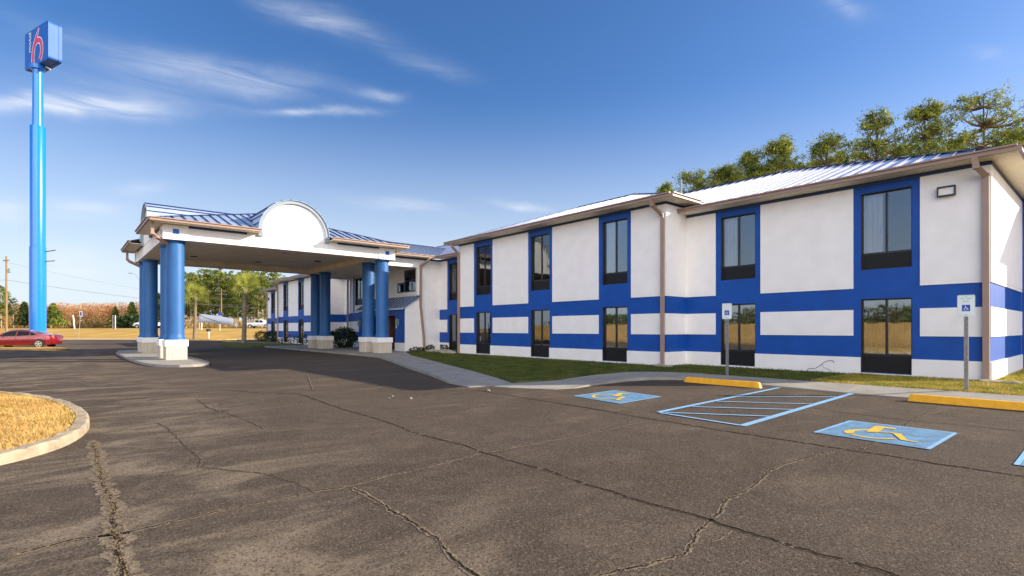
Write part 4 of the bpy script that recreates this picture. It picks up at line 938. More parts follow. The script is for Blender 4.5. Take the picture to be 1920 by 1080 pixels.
def flat(name, polys, z, m, struct_=True):
    mb = MB()
    for k_, p in enumerate(polys): mb.add([(a, b, z+.00012*k_) for a, b in p], [tuple(range(len(p)))])
    return struct(mb, name, m)
def band(a, b, w, ext=0):
    a = np.array(a); b = np.array(b); d = (b-a)/np.linalg.norm(b-a); n = np.array((-d[1], d[0]))*w/2; a = a-d*ext; b = b+d*ext
    return [tuple(a+n), tuple(a-n), tuple(b-n), tuple(b+n)]
def gstroke(pts, ws):
    P_ = [np.array(p) for p in pts]; n = len(P_); L = []; Rr = []
    for i in range(n):
        d = P_[min(i+1, n-1)]-P_[max(i-1, 0)]; d = d/np.linalg.norm(d); nn = np.array((-d[1], d[0])); w = ws[i] if isinstance(ws, list) else ws
        L.append(P_[i]+nn*w/2); Rr.append(P_[i]-nn*w/2)
    return [[tuple(L[i]), tuple(Rr[i]), tuple(Rr[i+1]), tuple(L[i+1])] for i in range(n-1)]
for i, sq in enumerate(([(8.47, 6.61), (10.06, 6.70), (10.22, 8.10), (8.66, 8.0)], [(8.18, 1.61), (9.76, 1.60), (9.75, 2.92), (8.25, 2.93)], [(7.95, -.65), (9.5, -.65), (9.5, .80), (7.97, .79)])):
    flat('blue_parking_square', [sq], .009, 'bluesq', True)
    flat('parking_square_edge', [q for a, b in zip(sq, sq[1:]+sq[:1]) for q in [band(a, b, .05)]][:3], .010+.001*0, 'bluepaint')
def wheel_arc(c, r0, r1, t0, t1, w0, w1, n=12): return gstroke([(c[0]+r0*cos(radians(t0+(t1-t0)*i/n)), c[1]+r1*sin(radians(t0+(t1-t0)*i/n))) for i in range(n+1)], [w0+(w1-w0)*i/n for i in range(n+1)])
s2 = bez([(9.09, 2.46), (8.93, 2.58), (8.76, 2.63), (8.60, 2.60), (8.54, 2.55)], 4); s2b = bez([(8.47, 2.53), (8.40, 2.36), (8.43, 2.20), (8.58, 2.05)], 4)
sy2 = gstroke(s2, [.07+.05*min(1, i/10) for i in range(len(s2))])+gstroke(s2b, .065)
sy2 += gstroke([(9.50, 2.45), (8.86, 2.39)], .14)+gstroke([(9.42, 2.45), (9.44, 2.24)], .12)+gstroke([(8.95, 2.36), (9.04, 2.22), (9.0, 2.10)], .07)+gstroke([(9.03, 2.13), (8.57, 1.94), (8.53, 1.78)], [.10, .08, .05])
flat('parking_symbol', sy2, .013, 'yelpaint')
s1 = bez([(9.49, 7.50), (9.46, 7.65), (9.36, 7.78), (9.16, 7.79), (8.93, 7.68), (8.78, 7.49), (8.80, 7.27), (8.99, 7.10)], 4)
sy1 = gstroke(s1, .075)+gstroke([(9.86, 7.62), (9.34, 7.37)], .13)+gstroke([(9.74, 7.61), (9.93, 7.44)], .11)+gstroke([(9.32, 7.45), (9.40, 7.18), (9.09, 7.07), (8.83, 6.93), (8.89, 6.81)], [.08, .08, .09, .08, .06])
flat('parking_symbol', sy1, .013, 'yelpaint')
ht = [band((8.16, 5.47), (13.92, 5.76), .11), band((7.98, 3.86), (13.92, 4.14), .12)]
flat('access_aisle_lines', ht, .010, 'bluepaint')
flat('access_aisle_hatching', [band(a, b, .075) for a, b in (((11.3, 5.56), (12.93, 4.13)), ((10.26, 5.5), (11.35, 4.06)), ((9.2, 5.42), (10.3, 4.0)), ((8.2, 5.36), (9.2, 3.96)), ((8.1, 5.42), (7.99, 3.9)))], .013, 'bluepaint')

# ------------------------------------------------------------------ vehicles
def wheel(parent, x, y, r=.34, w=.22, side=-1):
    """wheel part: tyre, rim with spokes; axis along y"""
    mb = MB(); n = 24; vs = []
    for yy, rr in ((y-w/2, r*.93), (y-w/2+.03, r), (y+w/2-.03, r), (y+w/2, r*.93)):
        for k in range(n): t = 2*pi*k/n; vs.append((x+rr*cos(t), yy, r+rr*sin(t)))
    fs = [(i*n+k, i*n+(k+1) % n, (i+1)*n+(k+1) % n, (i+1)*n+k) for i in range(3) for k in range(n)]+[list(range(n)), [3*n+k for k in range(n)][::-1]]
    mb.add(vs, fs); wh = mb.build('wheel', 'tyre', parent)
    yo = y+side*(w/2+.004); mb = MB(); ri = r*.70
    a = [(x+ri*cos(2*pi*k/n), yo, r+ri*sin(2*pi*k/n)) for k in range(n)]; b = [(x+ri*.86*cos(2*pi*k/n), yo, r+ri*.86*sin(2*pi*k/n)) for k in range(n)]
    c = [(p[0], p[1]-side*.05, p[2]) for p in b]
    mb.add(a+b+c, [(k, (k+1) % n, n+(k+1) % n, n+k) for k in range(n)]+[(n+k, n+(k+1) % n, 2*n+(k+1) % n, 2*n+k) for k in range(n)])
    for k in range(5):
        for dd in (-.16, .16): t = 2*pi*k/5+.3; mb.bar((x, yo+side*.002, r), (x+ri*.92*cos(t+dd), yo+side*.002, r+ri*.92*sin(t+dd)), .035, .012, up=(0, 1, 0))
    mb.bar((x, yo-side*.01, r), (x, yo+side*.012, r), .11, .11); mb.build('rim', 'rim', wh)
def loft(mb, st, half=True):
    """stations: (x, [(y,z)...]) right half profile bottom->top, mirrored"""
    n = len(st[0][1]); full = 2*n
    for x, pr in st:
        for y, z in pr: mb.v.append((x, -y, z))
        for y, z in pr[::-1]: mb.v.append((x, y, z))
    base = len(mb.v)-full*len(st)
    for i in range(len(st)-1):
        for k in range(full):
            k2 = (k+1) % full; mb.f.append([base+i*full+k, base+i*full+k2, base+(i+1)*full+k2, base+(i+1)*full+k]); mb.m.append(0)
    mb.f.append([base+k for k in range(full)][::-1]); mb.m.append(0); mb.f.append([base+(len(st)-1)*full+k for k in range(full)]); mb.m.append(0)
def interp(tab, x):
    if x <= tab[0][0]: return tab[0][1]
    for (a, p), (b, q) in zip(tab, tab[1:]):
        if x <= b: t = (x-a)/(b-a); t = t*t*(3-2*t)*.35+t*.65; return p+(q-p)*t
    return tab[-1][1]
def sedan(loc, rz, label):
    """x from tail (0) forward to nose (4.85); the near side is -y"""
    t = thing('parked_car', label, 'car', loc, None, rz); WOFF[t.name] = (0, 0, 0)
    top = [(0, .72), (.05, .98), (.25, 1.06), (.75, 1.10), (1.3, 1.28), (1.9, 1.43), (2.5, 1.46), (3.0, 1.40), (3.75, 1.04), (4.4, .88), (4.78, .70), (4.85, .55)]
    belt = [(0, .62), (.05, .90), (.3, .98), (.8, 1.0), (1.5, .98), (2.6, .94), (3.6, .92), (4.3, .80), (4.78, .62), (4.85, .5)]
    hw = [(0, .40), (.06, .58), (.2, .74), (.55, .87), (1.2, .92), (2.6, .91), (3.8, .91), (4.4, .84), (4.75, .66), (4.85, .5)]
    low = [(0, .42), (.1, .30), (.6, .22), (4.3, .20), (4.85, .30)]
    st_ = []
    for i in range(41):
        x = 4.85*i/40; w = interp(hw, x); b = interp(belt, x); tp = interp(top, x); lo_ = interp(low, x)
        roofw = w-.05-(tp-b)*.52
        st_.append((x, [(w*.88, lo_), (w*.97, lo_+.08), (w, (lo_+b)/2), (w*.985, b-.05), (w*.955, b), (max(roofw, .3)+.03, b+(tp-b)*.85), (max(roofw, .3)-.12, tp-.006), (.0, tp+.01)]))
    mb = MB(); loft(mb, st_); body = mb.build('body', 'redpaint', t, smooth='auto')
    def sidept(x, f, off=.006, s=-1):
        w = interp(hw, x); b = interp(belt, x); tp = interp(top, x); rw = max(w-.05-(tp-b)*.52, .3)+.03
        y0_, z0_ = w*.955, b; y1_, z1_ = rw, b+(tp-b)*.85; return (x, s*(y0_+(y1_-y0_)*f+off), z0_+(z1_-z0_)*f)
    for s in (-1, 1):
        mb = MB()
        for xa, xb in ((1.62, 2.42), (2.5, 3.45)):
            n = 8
            for i in range(n):
                a, b = xa+(xb-xa)*i/n, xa+(xb-xa)*(i+1)/n
                mb.add([sidept(a, .06, s=s), sidept(b, .06, s=s), sidept(b, .9, s=s), sidept(a, .9, s=s)], [(0, 1, 2, 3)])
        mb.add([sidept(1.15, .15, s=s), sidept(1.56, .07, s=s), sidept(1.56, .9, s=s), sidept(1.4, .85, s=s)], [(0, 1, 2, 3)])
        mb.build('side_window', 'carglass', t)
        mb = MB()
        pts = [sidept(1.0+2.5*i/16, -.04, .012, s) for i in range(17)]; mb.tube(pts, .012, 5)
        pts = [sidept(1.0, .1, .012, s), sidept(1.3, .82, .012, s), sidept(1.7, .97, .012, s), sidept(2.4, .98, .012, s), sidept(3.0, .98, .012, s), sidept(3.5, .6, .012, s)]; mb.tube(pts, .012, 5)
        mb.build('window_trim', 'chrome', t)
        for xh in (1.75, 2.75):
            mb = MB(); y = s*(interp(hw, xh)+.015); mb.bar((xh, y, .84), (xh+.2, y, .845), .02, .028); mb.build('door_handle', 'chrome', t)
        mb = MB()
        for xd in (1.6, 2.46, 3.5): y = s*(interp(hw, xd)+.001); mb.bar((xd, y, .32), (xd, y, .9), .006, .006)
        mb.build('door_gap', 'black', t)
        mb = MB(); mb.add([(.05, s*.60, .78), (.40, s*.845, .82), (.50, s*.86, .95), (.10, s*.66, .93)], [(0, 1, 2, 3)]); mb.build('tail_light', 'taillight', t)
        mb = MB(); mb.box(3.3, min(s*.93, s*1.08), .95, 3.42, max(s*.93, s*1.08), 1.07); mb.build('wing_mirror', 'redpaint', t)
    for xw in (.98, 3.85):
        for s in (-1, 1):
            mb = MB(); n = 20; w = interp(hw, xw); a = [(xw+.40*cos(pi*k/n-.1), s*(w+.004), .34+.40*sin(pi*k/n-.1+.0)) for k in range(n+3)]; mb.add(a, [list(range(len(a)))]); mb.build('wheel_arch', 'black', t)
            wheel(t, xw, s*(w-.095), .335, .215, s)
    return t
# tail at the right, nose off to the left; side faces the camera
px = ld((112.5-960)/FPX*42.2, 42.2)
ca = sedan((px[0], px[1], 0), 0, 'shiny dark red saloon car parked side-on by the lawn strip at far left')
ca.rotation_euler = (0, 0, pi-YAW+radians(15))
def pickup(loc, rz, label, cab=True):
    t = thing('pickup_truck', label, 'pickup truck', loc, 'pickup trucks passing on the highway', rz); WOFF[t.name] = (0, 0, 0)
    mb = MB()
    st_ = []
    top = [(0, 1.20), (2.05, 1.22), (2.1, 1.75), (2.35, 1.88), (3.6, 1.90), (4.1, 1.65), (4.45, 1.28), (5.5, 1.15), (5.65, .9)]
    for x in [0, .05, .5, 1, 1.5, 2.0, 2.08, 2.12, 2.4, 2.8, 3.2, 3.6, 3.9, 4.2, 4.45, 4.8, 5.2, 5.5, 5.62, 5.65]:
        tp = interp(top, x); b = min(1.18, tp-.02); w = .98 if x < 5.2 else .98-(x-5.2)*.4; k = max(0, tp-b)
        st_.append((x, [(w*.92, .45), (w, .6), (w, b-.06), (w*.96, b), (w*.96-k*.28, b+k*.85), (w*.85-k*.35, tp), (0, tp+.01)]))
    loft(mb, st_); mb.build('body', 'whitepaint', t, smooth='auto')
    for s in (-1, 1):
        mb = MB()
        for xa, xb, xt in ((2.25, 3.1, 0), (3.18, 4.1, -.3)): mb.add([(xa, s*.945, 1.24), (xb, s*.945, 1.24), (xb+xt, s*.80, 1.76), (xa, s*.80, 1.76)], [(0, 1, 2, 3)])
        mb.build('side_window', 'carglass', t)
        mb = MB(); mb.box(.0, min(s*.9, s*.99), .85, .12, max(s*.9, s*.99), 1.15); mb.build('tail_light', 'taillight', t)
        for xw in (1.15, 4.7):
            mb = MB(); n = 16; a = [(xw+.48*cos(pi*k/n), s*.986, .42+.46*sin(pi*k/n)) for k in range(n+1)]; mb.add(a, [list(range(n+1))]); mb.build('wheel_arch', 'black', t)
            wheel(t, xw, s*.88, .39, .26, s)
    mb = MB(); mb.box(.15, -.8, 1.215, 1.95, .8, 1.235); mb.build('load_bed', 'black', t)
    mb = MB(); mb.box(5.6, -.85, .5, 5.78, .85, .68); mb.build('bumper', 'chrome', t); mb = MB(); mb.box(-.15, -.9, .5, .0, .9, .66); mb.build('bumper', 'chrome', t)
    return t
q = ld((463-960)/FPX*118, 118); pickup((q[0], q[1], 1.70), -YAW, 'silver pickup truck on the highway, seen between the palm and the far motel wing')
q = ld((302-960)/FPX*118, 118); k_ = pickup((q[0], q[1], 1.70), pi-YAW, 'white pickup truck on the highway, partly hidden behind the left canopy columns')
# ------------------------------------------------------------------ poles, wires, small roadside things
def dpt(px, D, z=None): x, y = ld((px-960)/FPX*D, D); return (x, y, zter(D)-.03 if z is None else z)
def utility_pole(px, D, ztop, label, arms, lean=0):
    x, y, z = dpt(px, D); t = thing('utility_pole', label, 'utility pole', (x, y, z), 'wooden utility poles')
    mb = MB(); mb.tube([(x, y, z-.3), (x-lean, y, ztop)], [.19, .12], 10); mb.build('pole', 'polewood', t)
    for za, w in arms:
        mb = MB(); a = (x-w*CC, y+w*CS, za); b = (x+w*CC, y-w*CS, za+(.12 if len(arms) < 2 else 0)); mb.bar(a, b, .1, .12); cr_ = mb.build('crossarm', 'polewood', t)
        mb = MB()
        for f in (-.95, -.5, .5, .95): mb.lathe(x+f*w*CC, y-f*w*CS, [(.04, za+.06), (.05, za+.14), (.03, za+.2)], 8)
        mb.build('insulator', 'greymetal', cr_)
    return t
t = utility_pole(12, 92, 14.2, 'weathered brown utility pole standing left of the blue pylon sign', [(13.4, .55)])
x, y, z = dpt(14, 92); mb = MB(); mb.lathe(x+.25, y, [(.18, 11.3), (.2, 11.5), (.2, 12.0), (.12, 12.1)], 10); mb.build('transformer', 'greymetal', t)
utility_pole(415, 135, 11.8, 'pale utility pole with two crossarms in front of the pine stand', [(11.3, 1.1), (10.3, 1.3)])
def wire(p, q, sag, label, r=.025):
    pts = [tuple(np.array(p)*(1-t)+np.array(q)*t-np.array((0, 0, sag*4*t*(1-t)))) for t in [i/16 for i in range(17)]]
    mb = MB(); mb.tube(pts, r, 4); tag(mb.build('power_line', 'wire'), label, 'power line', 'power lines over the road')
wire(vw(-150, 515, 92), vw(14, 525, 92), .3, 'thin power line entering at the left edge, ending at the brown pole')
wire(vw(14, 525, 92), vw(480, 578, 110), .6, 'thin power line sloping down from the brown pole towards the canopy', .028)
wire(vw(14, 492, 92), vw(420, 562, 130), .8, 'faint upper power line from the brown pole towards the pine stand', .018)
for i, (a, b, w_) in enumerate(((543, 548, 'topmost'), (556, 560, 'middle'), (568, 571, 'lowest'))):
    wire(vw(330, a, 134), vw(560, b, 134), .3, '%s of the power lines crossing before the pine stand' % w_, .03)
# street lamp behind the columns
x, y, z = dpt(262, 96); t = thing('street_lamp', 'cobra-head street lamp whose arm shows left of the canopy columns', 'street lamp', (x, y, z))
mb = MB(); mb.tube([(x, y, z-.2), (x, y, 10.6)], [.12, .07], 10); mb.build('pole', 'steel', t)
mb = MB(); mb.tube([(x, y, 10.4), (x-.7*CC, y+.7*CS, 11.3), (x-1.5*CC, y+1.5*CS, 11.68)], .035, 8); mb.build('arm', 'steel', t)
mb = MB(); mb.bar((x-1.45*CC, y+1.45*CS, 11.68), (x-2.0*CC, y+2.0*CS, 11.66), .2, .12); mb.build('lamp_head', 'greymetal', t)
# road signs on the bank
def roadsign(pxb, pyb, pxt, D, ztop, w, h, label, m='signwhite'):
    x, y, z = dpt(pxb, D); x2, y2, _ = dpt(pxt, D); t = thing('road_sign', label, 'sign', (x, y, z))
    mb = MB(); mb.tube([(x, y, z-.2), (x2, y2, ztop)], .04, 6); mb.build('post', 'steel', t)
    mb = MB(); n = 6; mb.bar((x2-w/2*CC*.5, y2+w/2*CS*.5-.3*0, ztop-h/2), (x2+w/2*CC*.5, y2-w/2*CS*.5, ztop-h/2), .03, h); mb.build('sign_plate', m, t); return t
t = roadsign(147, 634, 151.5, 78, 4.15, .8, .85, 'small leaning white and blue road sign on the dry bank', 'signwhite')
x, y, z = dpt(151.5, 77.9); mb = MB(); mb.bar((x-.1*CC, y+.1*CS-.06, 3.75), (x+.1*CC, y-.1*CS-.06, 3.75), .03, .5); mb.build('sign_symbol', 'signblue', t)
for pxx, lab in ((212, 'left one of two bare grey posts on the bank'), (216, 'right one of two bare grey posts on the bank')):
    x, y, z = dpt(pxx, 100); mb = MB(); mb.tube([(x, y, z-.2), (x, y, 4.1)], .12, 8); tag(mb.build('marker_post', 'steel'), lab, 'post', 'grey posts on the bank')
x, y, z = dpt(140, 102); x2, y2, _ = dpt(137, 102); mb = MB(); mb.tube([(x, y, z-.2), (x2, y2, 4.2)], .10, 8); tag(mb.build('marker_post', 'lampglass'), 'leaning white post on the bank left of the small road sign', 'post')
x, y, z = dpt(500, 100); 
for pxx in (374, 378):
    x, y, z = dpt(pxx, 98); mb = MB(); mb.tube([(x, y, z-.2), (x, y, z+1.4)], .1, 8); tag(mb.build('marker_post', 'lampglass'), 'short pale post under the banner, %s' % ('left of the pair' if pxx == 374 else 'right of the pair'), 'post')
x, y, z = dpt(412.5, 95); t = thing('road_sign', 'small purple-blue sign on a white post in front of the pines', 'sign', (x, y, z)); mb = MB(); mb.tube([(x, y, z-.2), (x, y, 4.0)], .05, 6); mb.build('post', 'lampglass', t)
mb = MB(); mb.bar((x-.35*CC, y+.35*CS-.06, 4.2), (x+.35*CC, y-.35*CS-.06, 4.2), .03, .5); mb.build('sign_plate', 'signblue', t)
x, y, z = dpt(392, 74.9, 0); t = thing('mailbox', 'dark mailbox on a white post at the edge of the lot', 'mailbox', (x, y, 0))
mb = MB(); mb.bar((x, y, 0), (x, y, 1.15), .12, .12, up=(1, 0, 0)); mb.build('post', 'lampglass', t)
mb = MB(); n = 12; vs = []
for s_ in (-.3, .3):
    for k in range(n+1): a = pi*k/n; vs.append((x+.17*cos(a)*CC+s_*CS-.08, y-.17*cos(a)*CS+s_*CC, 1.35+.17*sin(a)))
    vs += [(x-.17*CC+s_*CS-.08, y+.17*CS+s_*CC, 1.15), (x+.17*CC+s_*CS-.08, y-.17*CS+s_*CC, 1.15)]
k = n+3; mb.add(vs, [list(range(k)), list(range(k, 2*k))[::-1]]+[(i, (i+1) % k, k+(i+1) % k, k+i) for i in range(k)]); mb.build('box', 'darkmetal', t)

# ------------------------------------------------------------------ palms and banner
def palm(x, y, hz, rad, label, nfr=40):
    t = thing('palm_tree', label, 'palm tree', (x, y, 0), 'cabbage palms beside the drive')
    mb = MB(); pts = []; rs = []
    for i in range(22): f = i/21; pts.append((x+.1*sin(f*2), y, f*(hz-.7))); rs.append((.22-.05*f)*(1+.07*(i % 2))*(1.5 if i > 18 else 1))
    mb.tube(pts, rs, 12); mb.build('trunk', 'palmbark', t)
    V = []; F = []
    top = np.array((x+.1*sin(2), y, hz-.6))
    for k in range(nfr):
        az_ = k*2.39996+R.uniform(-.2, .2); el = radians(75-115*(k/nfr)**.85+R.uniform(-8, 8)); L = rad*R.uniform(.85, 1.1)
        d = np.array((cos(az_)*cos(el), sin(az_)*cos(el), sin(el))); side0 = np.array((-sin(az_), cos(az_), 0)); up0 = np.cross(d, side0)*-1; ro = R.uniform(-1.2, 1.2); side = side0*cos(ro)+up0*sin(ro); upv = np.cross(d, side)*-1
        hub = top+d*L*.5
        o = len(V); w = .02; V += [top-side*w, top+side*w, hub+side*w, hub-side*w]; F.append((o, o+1, o+2, o+3))
        nl = 12
        for j in range(nl):     # fan leaflets, drooping at the tips
            a = radians(-95+190*j/(nl-1)); ld_ = d*cos(a)+side*sin(a); ll = L*.62*(1-.25*abs(a)/1.6)
            p1 = hub+ld_*ll*.6; p2 = hub+ld_*ll-np.array((0, 0, ll*R.uniform(.12, .35)))
            wv = np.cross(ld_, upv); wv = wv/(np.linalg.norm(wv)+1e-9)*.024; o = len(V)
            V += [hub-wv*.4, hub+wv*.4, p1+wv, p1-wv, p2]; F += [(o, o+1, o+2, o+3), (o+3, o+2, o+4, o+4)]
    mb = MB(); mb.v = [tuple(v_) for v_ in V]; mb.f = [tuple(dict.fromkeys(f)) for f in F]; mb.m = [0]*len(F); mb.build('crown', 'palm', t)
palm(13.89, 57.4, 6.35, 1.7, 'cabbage palm with dark trunk on the green lawn island')
palm(13.81, 82.5, 6.6, 2.2, 'cabbage palm with paler trunk at the far side of the lot')
mb = MB(); n = 14; vs = []
A0, A1, A2, A3 = np.array((13.85, 79.3, 3.49)), np.array((13.85, 61.3, 2.60)), np.array((13.85, 61.5, 1.86)), np.array((13.85, 79.9, 2.35))
for i in range(n+1):
    f = i/n; a = A0*(1-f)+A1*f; b = A3*(1-f)+A2*f; off = np.array((.02*sin(f*7), 0, 0)); s_ = np.array((0, 0, .05*4*f*(1-f))); vs += [tuple(a+off*.4+s_), tuple((a+b)/2+off+s_), tuple(b+off*.7+s_)]
mb.add(vs, [(3*i+k, 3*i+k+1, 3*i+4+k, 3*i+3+k) for i in range(n) for k in (0, 1)])
bt = thing('banner', 'blank white banner sagging on ropes between the two palms', 'banner', (13.85, 70, 2.8))
b_ = mb.build('cloth', 'banner', bt, smooth=True); so_ = b_.modifiers.new('s', 'SOLIDIFY'); so_.thickness = .01
mb = MB(); mb.tube([(13.81, 82.3, 4.0), tuple(A0)], .02, 5); mb.tube([(13.81, 82.3, 1.6), tuple(A3)], .02, 5); mb.tube([tuple(A1), (13.9, 57.6, 2.75)], .02, 5); mb.tube([tuple(A2), (13.9, 59.6, 1.9)], .015, 5); mb.build('rope', 'rope', bt)
mb = MB()
mb.tube([tuple(A0*(1-f)+A1*f*1+np.array((-.06, 0, -.08-.75*f**.7))) for f in [i/12*.68 for i in range(13)]], .022, 5); mb.build('diagonal_line', 'black', bt)  # thin dark diagonal line laid across the cloth
mb = MB(); c = np.array((13.8, 59.9, 1.95)); mb.add([(c[0], c[1]+.75, c[2]), (c[0], c[1], c[2]+.33), (c[0], c[1]-.75, c[2]), (c[0], c[1], c[2]-.33)], [(0, 1, 2, 3)]); o = mb.build('banner_corner', 'banner', bt); so_ = o.modifiers.new('s', 'SOLIDIFY'); so_.thickness = .01

# ------------------------------------------------------------------ trees and shrubs
def quads(P, size, flat_=.0, n3=None):
    """small leaf clump triangles at points P"""
    n = len(P); wd = n3 or .6; a = NR.normal(size=(n, 3)); a /= np.linalg.norm(a, axis=1)[:, None]; b = NR.normal(size=(n, 3)); b -= (b*a).sum(1)[:, None]*a; b /= np.linalg.norm(b, axis=1)[:, None]
    s = size*NR.uniform(.5, 1.3, n)[:, None]
    V = np.stack([P+a*s, P-a*s*.5+b*s*wd, P-a*s*.5-b*s*wd], 1).reshape(-1, 3); return V
def pine_parts(H, crown_lo, spread, ncl, seed, leaf=.26, per=46, clr=.75, bare=.0, bark='bark', nd='needles', flatten=.55, thin=.6):
    """trunk/limbs MB data and needle vertices, base at origin"""
    r = random.Random(seed); tr = MB(); lean = r.uniform(-.03, .03)
    tp = [(lean*z*1.0+.15*sin(z*.4+seed), .12*cos(z*.3+seed), z) for z in np.linspace(-.3, H*.97, 14)]
    tr.tube(tp, [max(.03, .27*(H/20)*(1-.85*i/13)) for i in range(14)], 8)
    def tpos(z): i = min(12, max(0, int((z+.3)/(H*.97+.3)*13))); return np.array(tp[i])*.5+np.array(tp[i+1])*.5
    cents = []
    for i in range(ncl):
        f = r.random()**.9; z = crown_lo+(H-.45-crown_lo)*f; prof = (1-((f-.40)/.78)**2); prof = max(.2, prof)
        az_ = r.uniform(0, 2*pi); rr = spread*prof*(.30+.70*r.random()**.6)*(1+.16*sin(az_*2+seed+f*5)+.12*sin(az_*5+seed*2-f*9)); b = tpos(z-rr*.25); e = np.array((b[0]+rr*cos(az_), b[1]+rr*sin(az_), z+r.uniform(-.2, .5)))
        mid = (b+e)/2+np.array((0, 0, -.12*rr)); tr.tube([tuple(b), tuple(mid), tuple(e)], [.07*(H/20), .045*(H/20), .02], 5, cap=False); cents.append((e, (.4+.6*r.random()**1.5)*(1.1-.35*f)))
        if r.random() < .5: e2 = mid+np.array((r.uniform(-.6, .6), r.uniform(-.6, .6), r.uniform(.1, .6)))*spread*.3; tr.tube([tuple(mid), tuple(e2)], [.03, .015], 4, cap=False); cents.append((e2, .4+.4*r.random()))
    P = []
    for c, s_ in cents:
        n = int(per*s_); q = NR.normal(size=(n, 3))*np.array((clr, clr, clr*flatten))*s_*.75; P.append(q+c)
    P = np.concatenate(P); return tr, quads(P, leaf, n3=thin)
def put_tree(name, trmb, V, loc, label, cat, group, bark, nd, tname='trunk', sc=1, rot=0):
    t = thing(name, label, cat, loc, group); WOFF[t.name] = (0, 0, 0); t.rotation_euler = (0, 0, rot); t.scale = (sc, sc, sc)
    trmb.build(tname, bark, t); c = tri_mesh('crown', V, np.arange(len(V)).reshape(-1, 3), [nd], t); return t
PINES = [  # (px of crown centre, py of top, half width px, distance, label)
 (1300, 318, 38, 66, 'lowest rounded pine over the corner where the two roof levels meet'),
 (1362, 313, 32, 66, 'flat-topped pine just right of the lowest one behind the roof'),
 (1412, 285, 26, 64, 'slim pine third from the left behind the motel roof'),
 (1460, 260, 38, 62, 'rounded open pine left of the roof middle'),
 (1548, 254, 50, 60, 'broad low pine behind the middle of the near roof'),
 (1642, 209, 50, 58, 'full upright pine left of the twin tall pines'),
 (1736, 193, 48, 56, 'tall narrow-topped pine with dark trunk showing'),
 (1846, 167, 72, 54, 'tallest wide pine with bare limbs above the near window'),
 (1925, 232, 62, 52, 'bushy pine cut by the right edge above the roof corner'),
 (1250, 345, 18, 70, 'small pine tip left of all others behind the roof')]
for i, (px_, py_, hwp, D, lab) in enumerate(PINES):
    x, y, zt_ = vw(px_, py_, D); spread = hwp/FPX*D*1.22
    lo_ = zt_-(spread*3.2+2.5); 
    trm, V = pine_parts(zt_, max(6, lo_), spread, 150, 30+i, leaf=.25, per=105, clr=.74, flatten=.72, thin=.2)
    put_tree('pine_tree', trm, V, (x, y, -.03), lab, 'pine tree', 'pines behind the motel', 'bark', 'needles')
for i, (px_, py_, hwp, D) in enumerate(((1590, 285, 50, 75), (1690, 265, 50, 74), (1790, 250, 50, 72), (1500, 300, 45, 76), (1440, 318, 36, 78), (1870, 245, 50, 72))):
    x, y, zt_ = vw(px_, py_, D); trm, V = pine_parts(zt_, zt_-9, hwp/FPX*D*1.2, 80, 60+i, leaf=.36, per=100, clr=.9, thin=.2)
    put_tree('pine_tree', trm, V, (x, y, -.03), 'lower pine crown filling the gap in the back row above the roof', 'pine tree', 'back row pines behind the motel', 'bark', 'needles')
# far stand of pines across the highway
protos = []
for k in range(6):
    trm, V = pine_parts(18, 3.5 if k % 2 else 6.5, 2.6, 40, 90+k, leaf=.42, per=34, clr=.95, flatten=.7)
    o = put_tree('pine_tree', trm, V, (0, 0, 0), 'slim green pine in the dense stand across the highway', 'pine tree', 'far pine stand across the highway', 'greybark', 'needlesfar' if k != 4 else 'needlesdark'); protos.append(o)
rows = []
xs = list(np.linspace(338, 520, 21))
for i, px_ in enumerate(xs): rows.append((px_+R.uniform(-3, 3), 168+R.uniform(-6, 6), R.uniform(.86, 1.06)))
for i, px_ in enumerate(np.linspace(330, 530, 20)): rows.append((px_+R.uniform(-3, 3), 190+R.uniform(-6, 8), R.uniform(1.0, 1.2)))
rows += [(12, 160, .62), (2, 165, .75), (25, 158, .5)]
for i, (px_, D, s_) in enumerate(rows):
    o = protos[i] if i < 6 else copy_tree(protos[R.randrange(6)])
    o.location = dpt(px_, D); o.scale = (s_, s_, s_); o.rotation_euler = (0, 0, R.uniform(0, 6.28))
    if i >= len(rows)-3: o['label'] = 'green pine at the left edge behind the utility pole'; o['group'] = 'left edge pines'
# individual young evergreens in front of the bare wood
def bush(name, px_, D, h, w, label, nd, n=900, leaf=.22, bark='bark', cat='tree', group=None, cone=True):
    x, y, z = dpt(px_, D); r = NR
    f = r.random(n); ang = r.uniform(0, 2*pi, n); rad = w*np.sqrt(r.random(n))*((1-f)*.9+.12 if cone else np.sqrt(np.clip(1-(2*f-1)**2, .05, 1)))
    cl_ = 1+.25*np.sin(ang*5+f*14); P = np.c_[rad*np.cos(ang)*cl_, rad*np.sin(ang)*cl_, .25*h*(0 if not cone else .5)+f*h*(.98 if not cone else .88)]
    tr = MB(); tr.tube([(0, 0, -.1), (0, 0, h*.8)], [.03*h, .006*h], 6); return put_tree(name, tr, quads(P, leaf), (x, y, z), label, cat, group, bark, nd)
bush('young_pine', 46, 150, 7.5, 2.6, 'dark young pine to the left of the blue pole', 'needlesdark', 1500, .4, cat='pine tree')
bush('young_pine', 100, 150, 7.0, 3.0, 'bright green young pine just right of the blue pole', 'needlesfar', 1500, .4, cat='pine tree')
bush('young_pine', 216, 150, 6.2, 1.7, 'small yellowish pine behind the two grey posts', 'needlesfar', 900, .35, cat='pine tree')
bush('young_pine', 247, 150, 7.4, 2.4, 'green young pine left of the canopy columns', 'needlesfar', 1500, .4, cat='pine tree')
bush('evergreen_bush', 234, 132, 3.2, 2.4, 'low dark evergreen bush beside the highway', 'needlesdark', 1200, .35, cat='bush', cone=False)
bush('evergreen_bush', 252, 132, 3.6, 2.6, 'dark bush right of the low one, against the columns', 'needlesdark', 1200, .35, cat='bush', cone=False)
bush('young_pine', 296, 150, 10, 2.6, 'slender pine seen between the canopy columns', 'needlesdark', 1500, .4, cat='pine tree')
